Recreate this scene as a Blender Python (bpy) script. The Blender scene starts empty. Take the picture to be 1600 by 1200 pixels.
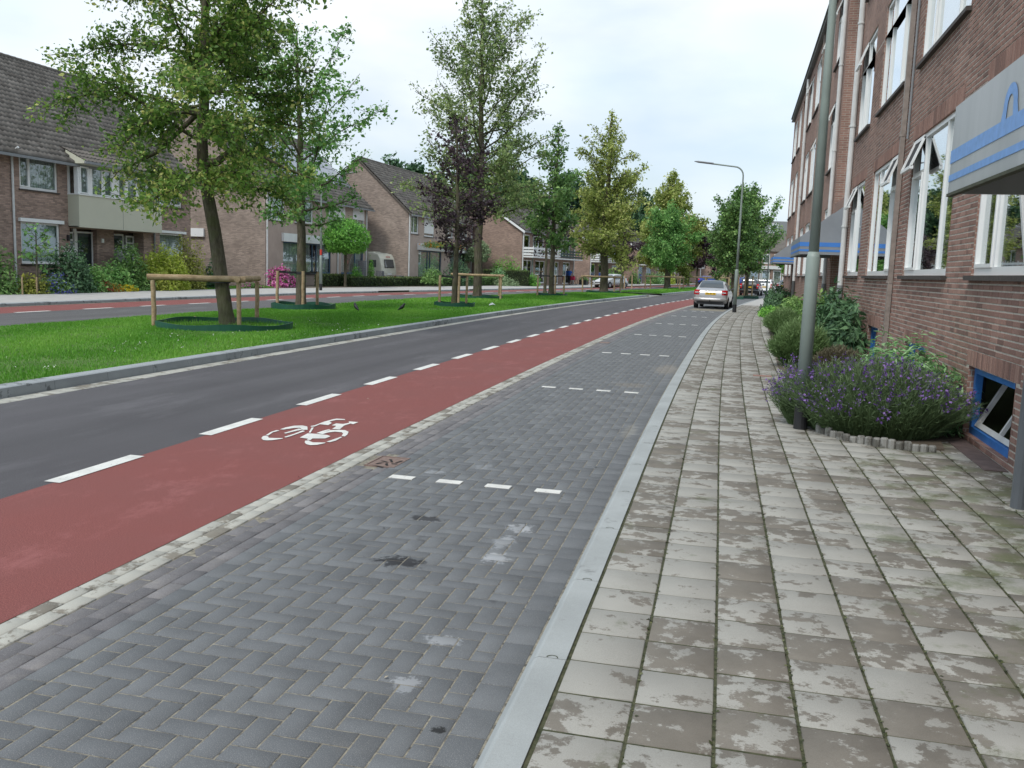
import bpy, math, random
import numpy as np
from mathutils import Vector, Matrix
R = math.radians
random.seed(7)
rng = np.random.default_rng(7)
sc = bpy.context.scene
col = sc.collection

# ------------------------------------------------------------------ camera, world, sun, exposure
CZ = 1.71
cam_d = bpy.data.cameras.new('camera'); cam = bpy.data.objects.new('camera', cam_d); col.objects.link(cam)
cam_d.lens = 31.5; cam_d.sensor_width = 36; cam_d.clip_end = 3000; cam_d.clip_start = .05
PSI, PITCH, ROLL = R(13.92), R(7.38), R(2.0)
fv = Vector((-math.sin(PSI)*math.cos(PITCH), math.cos(PSI)*math.cos(PITCH), -math.sin(PITCH)))
r0 = Vector((math.cos(PSI), math.sin(PSI), 0)); u0 = r0.cross(fv)
rv = r0*math.cos(ROLL)+u0*math.sin(ROLL); uv = -r0*math.sin(ROLL)+u0*math.cos(ROLL)
mw = Matrix((rv, uv, -fv)).transposed().to_4x4(); mw.translation = (0, 0, CZ)
cam.matrix_world = mw
sc.camera = cam

world = bpy.data.worlds.new("World"); sc.world = world; world.use_nodes = True
wn = world.node_tree.nodes; wl = world.node_tree.links; wn.clear()
wo = wn.new('ShaderNodeOutputWorld'); wb = wn.new('ShaderNodeBackground'); wb.inputs['Strength'].default_value = 0.1
sky = wn.new('ShaderNodeTexSky'); sky.sky_type = 'NISHITA'; sky.sun_disc = False
SUN_EL, SUN_AZ = R(52), R(200)
sky.sun_elevation = SUN_EL; sky.sun_rotation = SUN_AZ; sky.air_density = 1.0; sky.dust_density = 2.0
tc = wn.new('ShaderNodeTexCoord'); mp = wn.new('ShaderNodeMapping'); mp.inputs['Scale'].default_value = (1, 1, 2.6)
mp.inputs['Location'].default_value = (3.1, 1.7, .4)
nz = wn.new('ShaderNodeTexNoise'); nz.inputs['Scale'].default_value = 2.1; nz.inputs['Detail'].default_value = 6; nz.inputs['Roughness'].default_value = .5
rp = wn.new('ShaderNodeValToRGB'); rp.color_ramp.elements[0].position = .30; rp.color_ramp.elements[0].color = (.45, .45, .45, 1)
rp.color_ramp.elements[1].position = .52; rp.color_ramp.elements[1].color = (1, 1, 1, 1)
nz2 = wn.new('ShaderNodeTexNoise'); nz2.inputs['Scale'].default_value = 1.3; nz2.inputs['Detail'].default_value = 4
rp2 = wn.new('ShaderNodeValToRGB'); rp2.color_ramp.elements[0].color = (4.3, 5.6, 7.1, 1); rp2.color_ramp.elements[1].color = (6.35, 6.75, 7.1, 1)
rp2.color_ramp.elements[0].position = .38; rp2.color_ramp.elements[1].position = .58
mxw = wn.new('ShaderNodeMix'); mxw.data_type = 'RGBA'
wl.new(tc.outputs['Generated'], mp.inputs['Vector']); wl.new(mp.outputs[0], nz.inputs['Vector']); wl.new(mp.outputs[0], nz2.inputs['Vector'])
wl.new(nz.outputs['Fac'], rp.inputs[0]); wl.new(nz2.outputs['Fac'], rp2.inputs[0])
wl.new(rp.outputs[0], mxw.inputs['Factor']); wl.new(sky.outputs[0], mxw.inputs['A']); wl.new(rp2.outputs[0], mxw.inputs['B'])
wl.new(mxw.outputs['Result'], wb.inputs['Color']); wl.new(wb.outputs[0], wo.inputs[0])

sun_d = bpy.data.lights.new('sun', 'SUN'); sun_d.energy = 1.4; sun_d.angle = R(14); sun_d.color = (1, .97, .92)
sun = bpy.data.objects.new('sun', sun_d); col.objects.link(sun)
# direction towards the sun (compass convention of the sky texture: rotation 0 = +Y, clockwise)
sd = Vector((math.sin(SUN_AZ)*math.cos(SUN_EL), math.cos(SUN_AZ)*math.cos(SUN_EL), math.sin(SUN_EL)))
sun.rotation_euler = sd.to_track_quat('Z', 'Y').to_euler(); sun.location = (0, 0, 60)
vs = sc.view_settings; vs.view_transform = 'Standard'; vs.look = 'None'; vs.gamma = 1; vs.exposure = 0.68
vs.use_curve_mapping = False
sc.render.engine = 'CYCLES'

# ------------------------------------------------------------------ helpers
def link(o, parent=None):
    col.objects.link(o)
    if parent: o.parent = parent
    return o
def tag(o, label=None, cat=None, group=None, kind=None):
    if label: o['label'] = label
    if cat: o['category'] = cat
    if group: o['group'] = group
    if kind: o['kind'] = kind
    return o
def empty(name, loc, rz=0, label=None, cat=None, group=None):
    o = bpy.data.objects.new(name, None); o.empty_display_size = .2
    link(o); o.location = loc; o.rotation_euler = (0, 0, rz)
    return tag(o, label, cat, group)
def arr_mesh(name, V, F, rnd=None, smooth=False):
    """V (N,3), F (M,k) all faces same size"""
    V = np.asarray(V, dtype=np.float32); F = np.asarray(F, dtype=np.int32)
    me = bpy.data.meshes.new(name); k = F.shape[1]
    me.vertices.add(len(V)); me.vertices.foreach_set('co', V.ravel())
    me.loops.add(F.size); me.loops.foreach_set('vertex_index', F.ravel())
    me.polygons.add(len(F)); me.polygons.foreach_set('loop_start', np.arange(0, F.size, k, dtype=np.int32))
    me.polygons.foreach_set('loop_total', np.full(len(F), k, dtype=np.int32))
    if smooth: me.polygons.foreach_set('use_smooth', np.ones(len(F), dtype=bool))
    me.update(calc_edges=True)
    if rnd is not None:
        a = me.attributes.new('rnd', 'FLOAT', 'FACE'); a.data.foreach_set('value', np.asarray(rnd, dtype=np.float32))
    return me
class MB:
    def __init__(s, M=None): s.v = []; s.f = []; s.r = []; s.M = M; s.cur = 0.5
    def add(s, vs, fs):
        n = len(s.v)
        if s.M: vs = [s.M(*p) for p in vs]
        s.v += [tuple(p) for p in vs]; s.f += [tuple(i+n for i in f) for f in fs]; s.r += [s.cur]*len(fs)
        return s
    def box(s, x0, x1, y0, y1, z0, z1):
        return s.add([(x0,y0,z0),(x1,y0,z0),(x1,y1,z0),(x0,y1,z0),(x0,y0,z1),(x1,y0,z1),(x1,y1,z1),(x0,y1,z1)],
                     [(0,3,2,1),(4,5,6,7),(0,1,5,4),(1,2,6,5),(2,3,7,6),(3,0,4,7)])
    def poly(s, pts): return s.add(pts, [tuple(range(len(pts)))])
    def prism(s, pts, z0, z1):
        n = len(pts)
        return s.add([(x,y,z0) for x,y in pts]+[(x,y,z1) for x,y in pts],
                     [tuple(range(n-1,-1,-1)), tuple(range(n,2*n))]+[(i,(i+1)%n,(i+1)%n+n,i+n) for i in range(n)])
    def tube(s, pts, rad, n=8, cap=True):
        pts = [Vector(p) for p in pts]
        if not hasattr(rad, '__len__'): rad = [rad]*len(pts)
        vs = []; fs = []
        for i, p in enumerate(pts):
            t = (pts[min(i+1, len(pts)-1)]-pts[max(i-1, 0)]).normalized()
            a = t.cross(Vector((0, 0, 1)) if abs(t.z) < .95 else Vector((1, 0, 0))).normalized(); b = t.cross(a)
            for k in range(n):
                th = 2*math.pi*k/n; vs.append(p+(a*math.cos(th)+b*math.sin(th))*rad[i])
        for i in range(len(pts)-1):
            for k in range(n):
                k2 = (k+1) % n; fs.append((i*n+k, i*n+k2, (i+1)*n+k2, (i+1)*n+k))
        if cap: fs += [tuple(range(n-1, -1, -1)), tuple((len(pts)-1)*n+k for k in range(n))]
        return s.add(vs, fs)
    def mesh(s, name, smooth=False):
        me = bpy.data.meshes.new(name); me.from_pydata(s.v, [], s.f); me.update()
        a = me.attributes.new('rnd', 'FLOAT', 'FACE'); a.data.foreach_set('value', np.array(s.r, dtype=np.float32))
        if smooth: me.polygons.foreach_set('use_smooth', np.ones(len(s.f), dtype=bool))
        return me
    def build(s, name, m, parent=None, smooth=False, **k):
        o = bpy.data.objects.new(name, s.mesh(name, smooth)); o.data.materials.append(m); link(o, parent); tag(o, **k); return o
def obj(name, me, m, parent=None, **k):
    o = bpy.data.objects.new(name, me)
    if not me.materials: me.materials.append(m)
    link(o, parent); tag(o, **k); return o
def bevel(o, w=.01, seg=2):
    m = o.modifiers.new('bevel', 'BEVEL'); m.width = w; m.segments = seg; m.limit_method = 'ANGLE'; return o

# ------------------------------------------------------------------ materials
class NT:
    def __init__(s, name):
        s.m = bpy.data.materials.new(name); s.m.use_nodes = True; s.n = s.m.node_tree.nodes; s.l = s.m.node_tree.links
        s.p = s.n['Principled BSDF']; s.geo = s.n.new('ShaderNodeNewGeometry'); s.tc = s.n.new('ShaderNodeTexCoord')
    def lk(s, a, b): s.l.new(a, b)
    def noise(s, scale, detail=4, rough=.55, vec=None, stretch=None, dist=0):
        t = s.n.new('ShaderNodeTexNoise'); t.inputs['Scale'].default_value = scale; t.inputs['Detail'].default_value = detail
        t.inputs['Roughness'].default_value = rough; t.inputs['Distortion'].default_value = dist
        v = vec or s.geo.outputs['Position']
        if stretch:
            mp = s.n.new('ShaderNodeMapping'); mp.inputs['Scale'].default_value = stretch; s.lk(v, mp.inputs[0]); v = mp.outputs[0]
        s.lk(v, t.inputs['Vector']); return t.outputs['Fac']
    def ramp(s, fac, stops):
        r = s.n.new('ShaderNodeValToRGB'); cr = r.color_ramp
        while len(cr.elements) < len(stops): cr.elements.new(.5)
        for e, (p, c) in zip(cr.elements, stops):
            e.position = p; e.color = (c, c, c, 1) if not hasattr(c, '__len__') else (*c, 1)
        s.lk(fac, r.inputs[0]); return r.outputs[0]
    def mix(s, fac, a, b, mode='MIX'):
        m = s.n.new('ShaderNodeMix'); m.data_type = 'RGBA'; m.blend_type = mode
        for k, v in (('Factor', fac), ('A', a), ('B', b)):
            if hasattr(v, 'is_linked') or hasattr(v, 'links'): s.lk(v, m.inputs[k])
            elif k == 'Factor': m.inputs[0].default_value = v
            else: m.inputs[k].default_value = (*v, 1)
        return m.outputs['Result']
    def math(s, op, a, b=0):
        m = s.n.new('ShaderNodeMath'); m.operation = op
        for i, v in enumerate((a, b)):
            if hasattr(v, 'links'): s.lk(v, m.inputs[i])
            else: m.inputs[i].default_value = v
        return m.outputs[0]
    def attr(s, name='rnd'):
        a = s.n.new('ShaderNodeAttribute'); a.attribute_name = name; return a.outputs['Fac']
    def bump(s, h, strength=.3, dist=.01):
        b = s.n.new('ShaderNodeBump'); b.inputs['Strength'].default_value = strength; b.inputs['Distance'].default_value = dist
        s.lk(h, b.inputs['Height']); s.lk(b.outputs[0], s.p.inputs['Normal'])
    def out(s, c=None, rough=.7, metal=0, spec=.5):
        if c is not None:
            if hasattr(c, 'links'): s.lk(c, s.p.inputs['Base Color'])
            else: s.p.inputs['Base Color'].default_value = (*c, 1)
        if hasattr(rough, 'links'): s.lk(rough, s.p.inputs['Roughness'])
        else: s.p.inputs['Roughness'].default_value = rough
        s.p.inputs['Metallic'].default_value = metal; s.p.inputs['Specular IOR Level'].default_value = spec
        return s.m
def lin(r, g, b):
    f = lambda c: ((c/255+.055)/1.055)**2.4 if c > 10 else c/255/12.92
    return (f(r), f(g), f(b))
def mul(c, k): return tuple(min(1, x*k) for x in c)
def simple(name, c, rough=.6, var=.12, scale=8, metal=0, bump=0, spec=.5):
    t = NT(name); f = t.noise(scale, 5); cc = t.ramp(f, [(.3, mul(c, 1-var)), (.7, mul(c, 1+var))])
    if bump: t.bump(t.noise(scale*12, 3), bump, .004)
    return t.out(cc, rough, metal, spec)
def brick_mat(name, base, mortar, w=.22, h=.0625, contrast=.35, scale=1):
    t = NT(name)
    sx = t.n.new('ShaderNodeSeparateXYZ'); t.lk(t.tc.outputs['Object'], sx.inputs[0])
    cx = t.n.new('ShaderNodeCombineXYZ'); t.lk(t.math('ADD', sx.outputs['X'], sx.outputs['Y']), cx.inputs['X']); t.lk(sx.outputs['Z'], cx.inputs['Y'])
    b = t.n.new('ShaderNodeTexBrick'); b.inputs['Scale'].default_value = scale; b.inputs['Brick Width'].default_value = w
    b.inputs['Row Height'].default_value = h; b.inputs['Mortar Size'].default_value = .006; b.inputs['Mortar Smooth'].default_value = .2; b.inputs['Bias'].default_value = 0
    b.inputs['Color1'].default_value = (*mul(base, 1-contrast), 1); b.inputs['Color2'].default_value = (*mul(base, 1+contrast), 1)
    b.inputs['Mortar'].default_value = (*mortar, 1); t.lk(cx.outputs[0], b.inputs['Vector'])
    n1 = t.noise(1.1, 5); c = t.mix(1.0, b.outputs['Color'], t.ramp(n1, [(.3, .82), (.7, 1.12)]), 'MULTIPLY')
    n2 = t.noise(40, 3); c = t.mix(1.0, c, t.ramp(n2, [(.3, .88), (.7, 1.1)]), 'MULTIPLY')
    t.bump(t.math('SUBTRACT', 1.0, b.outputs['Fac']), .6, .006)
    return t.out(c, .9, 0, .2)
def leaf_mat(name, dark, mid, light, trans=.3, pos=(.15, .55, .95)):
    t = NT(name); c = t.ramp(t.attr(), [(pos[0], dark), (pos[1], mid), (pos[2], light)])
    t.out(c, .55, 0, .35)
    tr = t.n.new('ShaderNodeBsdfTranslucent'); t.lk(c, tr.inputs['Color'])
    mx = t.n.new('ShaderNodeMixShader'); mx.inputs[0].default_value = trans
    t.lk(t.p.outputs[0], mx.inputs[1]); t.lk(tr.outputs[0], mx.inputs[2]); t.lk(mx.outputs[0], t.n['Material Output'].inputs['Surface'])
    return t.m
def glass_mat(name, tint=(.7, .75, .76), ior=1.6, rough=.015):
    t = NT(name); t.n.remove(t.p)
    tr = t.n.new('ShaderNodeBsdfTransparent'); tr.inputs[0].default_value = (*tint, 1)
    gl = t.n.new('ShaderNodeBsdfGlossy'); gl.inputs['Roughness'].default_value = rough; gl.inputs[0].default_value = (.93, .96, .97, 1)
    dt = t.n.new('ShaderNodeVectorMath'); dt.operation = 'DOT_PRODUCT'; t.lk(t.geo.outputs['Normal'], dt.inputs[0]); t.lk(t.geo.outputs['Incoming'], dt.inputs[1])
    f0 = ((ior-1)/(ior+1))**2*2.9
    f = t.math('MINIMUM', t.math('ADD', t.math('MULTIPLY', t.math('POWER', t.math('SUBTRACT', 1.0, t.math('ABSOLUTE', dt.outputs['Value'])), 4.2), 1.15), f0), .95)
    mx = t.n.new('ShaderNodeMixShader'); t.lk(f, mx.inputs[0]); t.lk(tr.outputs[0], mx.inputs[1]); t.lk(gl.outputs[0], mx.inputs[2])
    t.lk(mx.outputs[0], t.n['Material Output'].inputs['Surface']); return t.m

# asphalt
def asphalt(name, base, warm):
    t = NT(name); g = t.noise(150, 4, .7); big = t.noise(.7, 5); c = t.ramp(g, [(.34, mul(base, .45)), (.5, base), (.66, mul(base, 1.6))])
    c = t.mix(1.0, c, t.ramp(t.noise(2.0, 3, .5, stretch=(1, .03, 1)), [(.35, .88), (.65, 1.1)]), 'MULTIPLY')
    c = t.mix(1.0, c, t.ramp(big, [(.3, mul(warm, .85)), (.7, mul(warm, 1.12))]), 'MULTIPLY')
    sp = t.noise(90, 2); c = t.mix(t.ramp(sp, [(.70, 0.0), (.76, .55)]), c, mul(base, 2.4))
    st = t.noise(1.6, 7, .65, stretch=(1, .25, 1)); c = t.mix(t.ramp(st, [(.54, 0.0), (.72, .35)]), c, mul(base, 2.0))
    t.bump(g, .35, .004); return t.out(c, t.ramp(big, [(.3, .75), (.7, .9)]), 0, .3)
M_asph = asphalt('asphalt', (.094, .090, .094), (1, .98, 1.0))
M_asph2 = asphalt('asphalt_far', (.115, .112, .112), (1, .98, .98))
# red asphalt: worn pale patches close to the gutter
t = NT('red_asphalt'); g = t.noise(150, 4, .7); c = t.ramp(g, [(.35, (.12, .036, .032)), (.5, (.21, .066, .058)), (.65, (.34, .12, .105))])
c = t.mix(t.ramp(t.noise(.9, 4), [(.4, 0.0), (.75, .35)]), c, (.18, .080, .074))
wear = t.noise(2.2, 12, .82, stretch=(1, .5, 1)); c = t.mix(t.ramp(wear, [(.53, 0.0), (.64, .5)]), c, (.34, .13, .125))
t.bump(g, .35, .004); M_red = t.out(c, .85, 0, .3)
def paver_mat(name, c0, c1, spots, speck=.5, wet=None):
    t = NT(name); c = t.ramp(t.attr(), [(0, c0), (1, c1)])
    c = t.mix(1.0, c, t.ramp(t.noise(3.5, 6), [(.3, .85), (.7, 1.15)]), 'MULTIPLY')
    g = t.noise(260, 2, .5); c = t.mix(t.ramp(g, [(.60, 0.0), (.66, speck)]), c, spots)
    c = t.mix(1.0, c, t.ramp(g, [(.3, .8), (.6, 1.05)]), 'MULTIPLY')
    return t, c, g
t, c, g = paver_mat('dark_paver', (.126, .132, .138), (.158, .165, .170), (.30, .30, .29), .6)
# dusty worn streaks and a few oil marks, bound to the ground
c = t.mix(t.ramp(t.noise(1.3, 7, .7), [(.60, 0.0), (.78, .35)]), c, (.20, .19, .175))
c = t.mix(t.ramp(t.noise(4.2, 3, .5, stretch=(1, .8, 1)), [(.22, .45), (.29, 0.0)]), c, (.028, .029, .032))
def spot(t, c, x, y, rx, ry, colr, amt=.8, ns=9):
    d = t.n.new('ShaderNodeVectorMath'); d.operation = 'SUBTRACT'; t.lk(t.geo.outputs['Position'], d.inputs[0]); d.inputs[1].default_value = (x, y, 0)
    s2 = t.n.new('ShaderNodeVectorMath'); s2.operation = 'MULTIPLY'; t.lk(d.outputs[0], s2.inputs[0]); s2.inputs[1].default_value = (1/rx, 1/ry, 0)
    ln = t.n.new('ShaderNodeVectorMath'); ln.operation = 'LENGTH'; t.lk(s2.outputs[0], ln.inputs[0])
    v = t.math('ADD', ln.outputs['Value'], t.math('MULTIPLY', t.math('SUBTRACT', t.noise(ns*1.6, 7, .8), .5), 4.0))
    return t.mix(t.ramp(v, [(.70, amt), (.95, 0.0)]), c, colr)
for (x, y, rx, ry, cc, a) in [(-1.30, 5.62, .10, .10, (.34, .35, .36), .9), (-1.33, 5.30, .07, .16, (.30, .31, .32), .8), (-1.30, 4.98, .09, .10, (.34, .35, .36), .9),
        (-1.96, 5.62, .11, .07, (.03, .03, .033), .85), (-1.80, 4.72, .16, .09, (.022, .022, .025), .9), (-1.21, 3.75, .09, .06, (.32, .33, .34), .8),
        (-1.22, 3.30, .07, .07, (.32, .33, .34), .8), (-2.35, 6.95, .09, .07, (.28, .29, .30), .7), (-2.05, 7.3, .07, .12, (.25, .26, .27), .6), (-.98, 2.98, .035, .03, (.02, .02, .02), .95),
        (-1.15, 16.2, .25, .9, (.24, .22, .19), .7), (-1.5, 13.6, .3, .3, (.22, .20, .17), .5), (-1.05, 9.6, .08, .5, (.26, .25, .22), .5)]:
    c = spot(t, c, x, y, rx, ry, cc, a)
t.bump(g, .25, .003); M_paver = t.out(c, .85, 0, .35)
t, c, g = paver_mat('gutter_paver', (.135, .130, .135), (.20, .19, .19), (.34, .33, .31), .4)
c = t.mix(t.ramp(t.noise(6, 7, .7), [(.55, 0.0), (.7, .5)]), c, (.28, .26, .235)); t.bump(g, .2, .003); M_gut = t.out(c, .85, 0, .35)
# weathered pale concrete: blotchy damp stains that follow each piece
def blotchy(name, dry, wet, lo, hi, moss=0):
    t = NT(name); n = t.noise(5.6, 9, .70, stretch=(1, 1.05, 1))
    n = t.math('ADD', n, t.math('MULTIPLY', t.math('SUBTRACT', t.attr(), .5), .17))
    f = t.ramp(n, [(lo, 0.0), (hi, 1.0)])
    d = t.mix(1.0, dry, t.ramp(t.noise(2.2, 5), [(.3, .88), (.7, 1.1)]), 'MULTIPLY')
    w = t.mix(1.0, wet, t.ramp(t.noise(5, 5), [(.3, .85), (.7, 1.15)]), 'MULTIPLY')
    c = t.mix(f, w, d)
    if moss:
        sx = t.n.new('ShaderNodeSeparateXYZ'); t.lk(t.geo.outputs['Position'], sx.inputs[0])
        side = t.ramp(t.math('MULTIPLY', sx.outputs['X'], .5), [(.25, 0.0), (.85, .14)])
        mf = t.ramp(t.math('ADD', t.noise(2.4, 8, .7), side), [(.60, 0.0), (.74, .6)])
        c = t.mix(mf, c, (.085, .11, .035))
    g = t.noise(300, 2); c = t.mix(1.0, c, t.ramp(g, [(.3, .86), (.7, 1.08)]), 'MULTIPLY'); t.bump(g, .15, .002)
    return t.out(c, .85, 0, .3)
M_tile = blotchy('sidewalk_tile', (.345, .335, .302), (.188, .170, .143), .466, .502, 1)
M_cream = blotchy('cream_paver', (.43, .42, .37), (.22, .20, .165), .44, .50)
M_kerb = blotchy('kerb_concrete', (.36, .38, .375), (.27, .28, .275), .30, .40)
M_kerb2 = blotchy('kerb_concrete_dark', (.33, .35, .355), (.17, .18, .18), .36, .42)
M_fartile = simple('far_tiles', (.40, .385, .36), .85, .12, 3, bump=.1)
t = NT('joint_moss'); M_joint = t.out(t.ramp(t.noise(30, 4), [(.35, (.03, .038, .014)), (.65, (.085, .085, .045))]), .95)
t = NT('joint_sand'); M_sand = t.out(t.ramp(t.noise(22, 8, .8), [(.38, (.05, .05, .046)), (.47, (.20, .18, .14)), (.68, (.38, .35, .27))]), .95)
t = NT('marking_paint'); c = t.mix(t.ramp(t.noise(38, 8, .8), [(.34, 1.0), (.43, 0.0)]), t.ramp(t.noise(5, 4), [(.3, (.60, .59, .55)), (.7, (.76, .75, .70))]), (.30, .28, .27)); t.bump(t.noise(200, 2), .2, .003); M_mark = t.out(c, .7)
M_soil = simple('garden_soil', (.12, .095, .07), .95, .3, 6, bump=.5)
M_lawn = simple('lawn_base', (.085, .15, .03), .95, .35, 2, bump=.3)
M_ground = simple('ground_base', (.10, .13, .05), .95, .25, .2)
M_apbrick = brick_mat('apartment_brick', (.295, .172, .137), (.42, .38, .33), .22, .0625, .16)
M_brickpiece = None
t = NT('brick_piece'); c = t.ramp(t.attr(), [(0, (.19, .118, .098)), (.2, (.25, .148, .120)), (.6, (.30, .180, .145)), (1, (.34, .212, .172))])
c = t.mix(1.0, c, t.ramp(t.noise(1.1, 5), [(.3, .82), (.7, 1.12)]), 'MULTIPLY'); n = t.noise(70, 4, .6)
c = t.mix(1.0, c, t.ramp(n, [(.3, .75), (.7, 1.2)]), 'MULTIPLY'); t.bump(n, .5, .004); M_brickpiece = t.out(c, .9, 0, .25)
M_mortar = simple('mortar', (.47, .43, .37), .95, .2, 20, bump=.4)
M_white = simple('white_frame', (.78, .79, .78), .35, .03, 2)
M_whitepipe = simple('white_pipe', (.62, .63, .62), .45, .10, 5)
M_brownpipe = simple('brown_pipe', (.25, .21, .185), .6, .2, 9)
M_sill = simple('stone_sill', (.055, .045, .04), .7, .3, 20, bump=.2)
M_glass = glass_mat('window_glass', (.80, .84, .83), 1.9)
M_glassh = glass_mat('house_glass', (.82, .86, .86), 1.42)
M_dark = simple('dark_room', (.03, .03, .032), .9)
M_blue = simple('blue_frame', (.035, .17, .48), .45, .15, 6)
M_canopy = simple('canopy_panel', (.255, .275, .30), .42, .10, 2.0)
M_canblue = simple('canopy_blue', (.06, .22, .62), .45, .05, 3)
M_canblue1 = simple('canopy_faded_blue', (.17, .34, .66), .5, .12, 14)
t = NT('canopy_aluminium'); c = t.ramp(t.noise(3, 6, .6, stretch=(1, 1, .12)), [(.3, (.32, .34, .345)), (.7, (.42, .435, .44))]); M_canalu = t.out(c, .35, 0, .5)
M_pole = simple('pole_paint', (.26, .31, .28), .5, .08, 4)
M_black = simple('black_plastic', (.018, .018, .02), .5)
M_greypost = simple('grey_post', (.125, .135, .145), .45, .08, 4)
M_gutterm = simple('gutter_metal', (.075, .08, .08), .5, .2, 4)
M_zinc = simple('zinc', (.22, .23, .24), .45, .1, 5)
M_curtain = NT('curtain'); _t = M_curtain; M_curtain = _t.out(_t.ramp(_t.noise(6, 4, .5, stretch=(1, 1, .15)), [(.3, (.45, .45, .44)), (.7, (.68, .68, .66))]), .9)
M_bframe = simple('blue_grey_frame', (.035, .085, .15), .5)
M_hbrick = brick_mat('house_brick', (.34, .24, .195), (.26, .22, .19), .22, .0625, .28)
M_hbrick2 = brick_mat('grey_brown_brick', (.335, .268, .225), (.25, .21, .18), .22, .0625, .22)
M_hbrick3 = brick_mat('far_brick', (.32, .225, .18), (.24, .19, .16), .22, .0625, .2)
M_render = simple('pinkish_fine_brick', (.42, .33, .28), .9, .08, 2)
M_cream_p = simple('cream_panel', (.52, .515, .41), .5, .03, 1)
M_roof = None
t = NT('roof_tile'); c = t.ramp(t.attr(), [(0, (.105, .092, .080)), (1, (.175, .156, .137))]); c = t.mix(1.0, c, t.ramp(t.noise(1.5, 6, .65), [(.3, .75), (.7, 1.2)]), 'MULTIPLY')
c = t.mix(t.ramp(t.noise(9, 6, .7), [(.58, 0.0), (.72, .35)]), c, (.11, .12, .07)); M_roof = t.out(c, .9, 0, .2)
M_solar = simple('solar_panel', (.16, .18, .22), .15, .05, 1)
M_wood = None
t = NT('peeled_wood'); c = t.ramp(t.noise(9, 6, .65, stretch=(1, 1, 1)), [(.3, (.26, .18, .10)), (.55, (.42, .31, .19)), (.8, (.52, .42, .28))])
c = t.mix(t.ramp(t.noise(5, 2, .5), [(.22, .8), (.30, 0.0)]), c, (.14, .07, .035)); t.bump(t.noise(40, 4), .3, .003); M_wood = t.out(c, .8, 0, .2)
t = NT('bark'); c = t.ramp(t.noise(14, 7, .7, stretch=(1, 1, .25)), [(.3, (.045, .04, .028)), (.6, (.13, .115, .085)), (.8, (.19, .175, .13))])
c = t.mix(t.ramp(t.noise(3, 5, .6), [(.48, 0.0), (.62, .5)]), c, (.10, .115, .05)); t.bump(t.noise(18, 6, .7, stretch=(1, 1, .2)), .8, .02); M_bark = t.out(c, .95, 0, .1)
M_strap = simple('rubber_strap', (.02, .02, .022), .6)
M_ring = simple('green_plastic', (.018, .085, .055), .4, .1, 3)
M_hedge_core = None
L_linden = leaf_mat('leaf_linden', (0.069, 0.144, 0.030), (0.190, 0.345, 0.063), (0.620, 0.620, 0.196), .42, (.08, .55, .90))
L_fresh = leaf_mat('leaf_fresh', (0.087, 0.213, 0.054), (0.187, 0.400, 0.100), (0.400, 0.620, 0.200), .35)
L_airy = leaf_mat('leaf_airy', (.12, .19, .065), (.27, .38, .13), (.52, .58, .26), .45)
L_purple = leaf_mat('leaf_purple', (.030, .018, .026), (.078, .048, .062), (.16, .115, .12), .25)
L_yellow = leaf_mat('leaf_yellowgreen', (0.154, 0.209, 0.044), (0.374, 0.451, 0.110), (0.620, 0.620, 0.242), .42)
L_lav = leaf_mat('leaf_lavender', (.065, .11, .042), (.135, .205, .09), (.24, .33, .17), .3)
L_rose = leaf_mat('leaf_rosemary', (.06, .11, .035), (.14, .23, .08), (.25, .36, .15), .3)
L_mid = leaf_mat('leaf_mid', (0.070, 0.151, 0.046), (0.151, 0.289, 0.075), (0.328, 0.504, 0.151), .3)
L_dark = leaf_mat('leaf_dark', (0.030, 0.074, 0.035), (0.070, 0.150, 0.066), (0.150, 0.275, 0.125), .2)
L_bright = leaf_mat('leaf_bright', (0.062, 0.195, 0.032), (0.151, 0.389, 0.057), (0.301, 0.602, 0.107), .38)
L_lime = leaf_mat('leaf_lime', (.19, .28, .03), (.42, .52, .06), (.60, .62, .15), .4)
L_olive = leaf_mat('leaf_olive', (0.101, 0.127, 0.025), (0.277, 0.302, 0.051), (0.620, 0.620, 0.127), .3)
L_sage = leaf_mat('leaf_sage', (0.101, 0.214, 0.075), (0.214, 0.415, 0.164), (0.428, 0.620, 0.328), .3)
L_grey = leaf_mat('leaf_greygreen', (0.087, 0.138, 0.063), (0.214, 0.302, 0.151), (0.378, 0.478, 0.252), .25)
L_hedge = leaf_mat('leaf_hedge', (0.029, 0.059, 0.020), (0.070, 0.119, 0.035), (0.178, 0.229, 0.070), .2)
L_grass = leaf_mat('grass_blade', (0.073, 0.220, 0.019), (0.134, 0.365, 0.033), (0.277, 0.504, 0.081), .4)
L_violet = leaf_mat('petal_violet', (.11, .055, .22), (.20, .11, .36), (.32, .20, .48), .2)
L_blue = leaf_mat('petal_blue', (.08, .08, .35), (.14, .14, .5), (.28, .26, .65), .2)
L_pink = leaf_mat('petal_pink', (.45, .06, .25), (.62, .12, .38), (.8, .3, .55), .2)
L_orange = leaf_mat('petal_orange', (.55, .10, .01), (.75, .30, .01), (.85, .55, .02), .2)
L_redp = leaf_mat('petal_red', (.35, .02, .03), (.5, .05, .05), (.6, .12, .1), .2)

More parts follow.
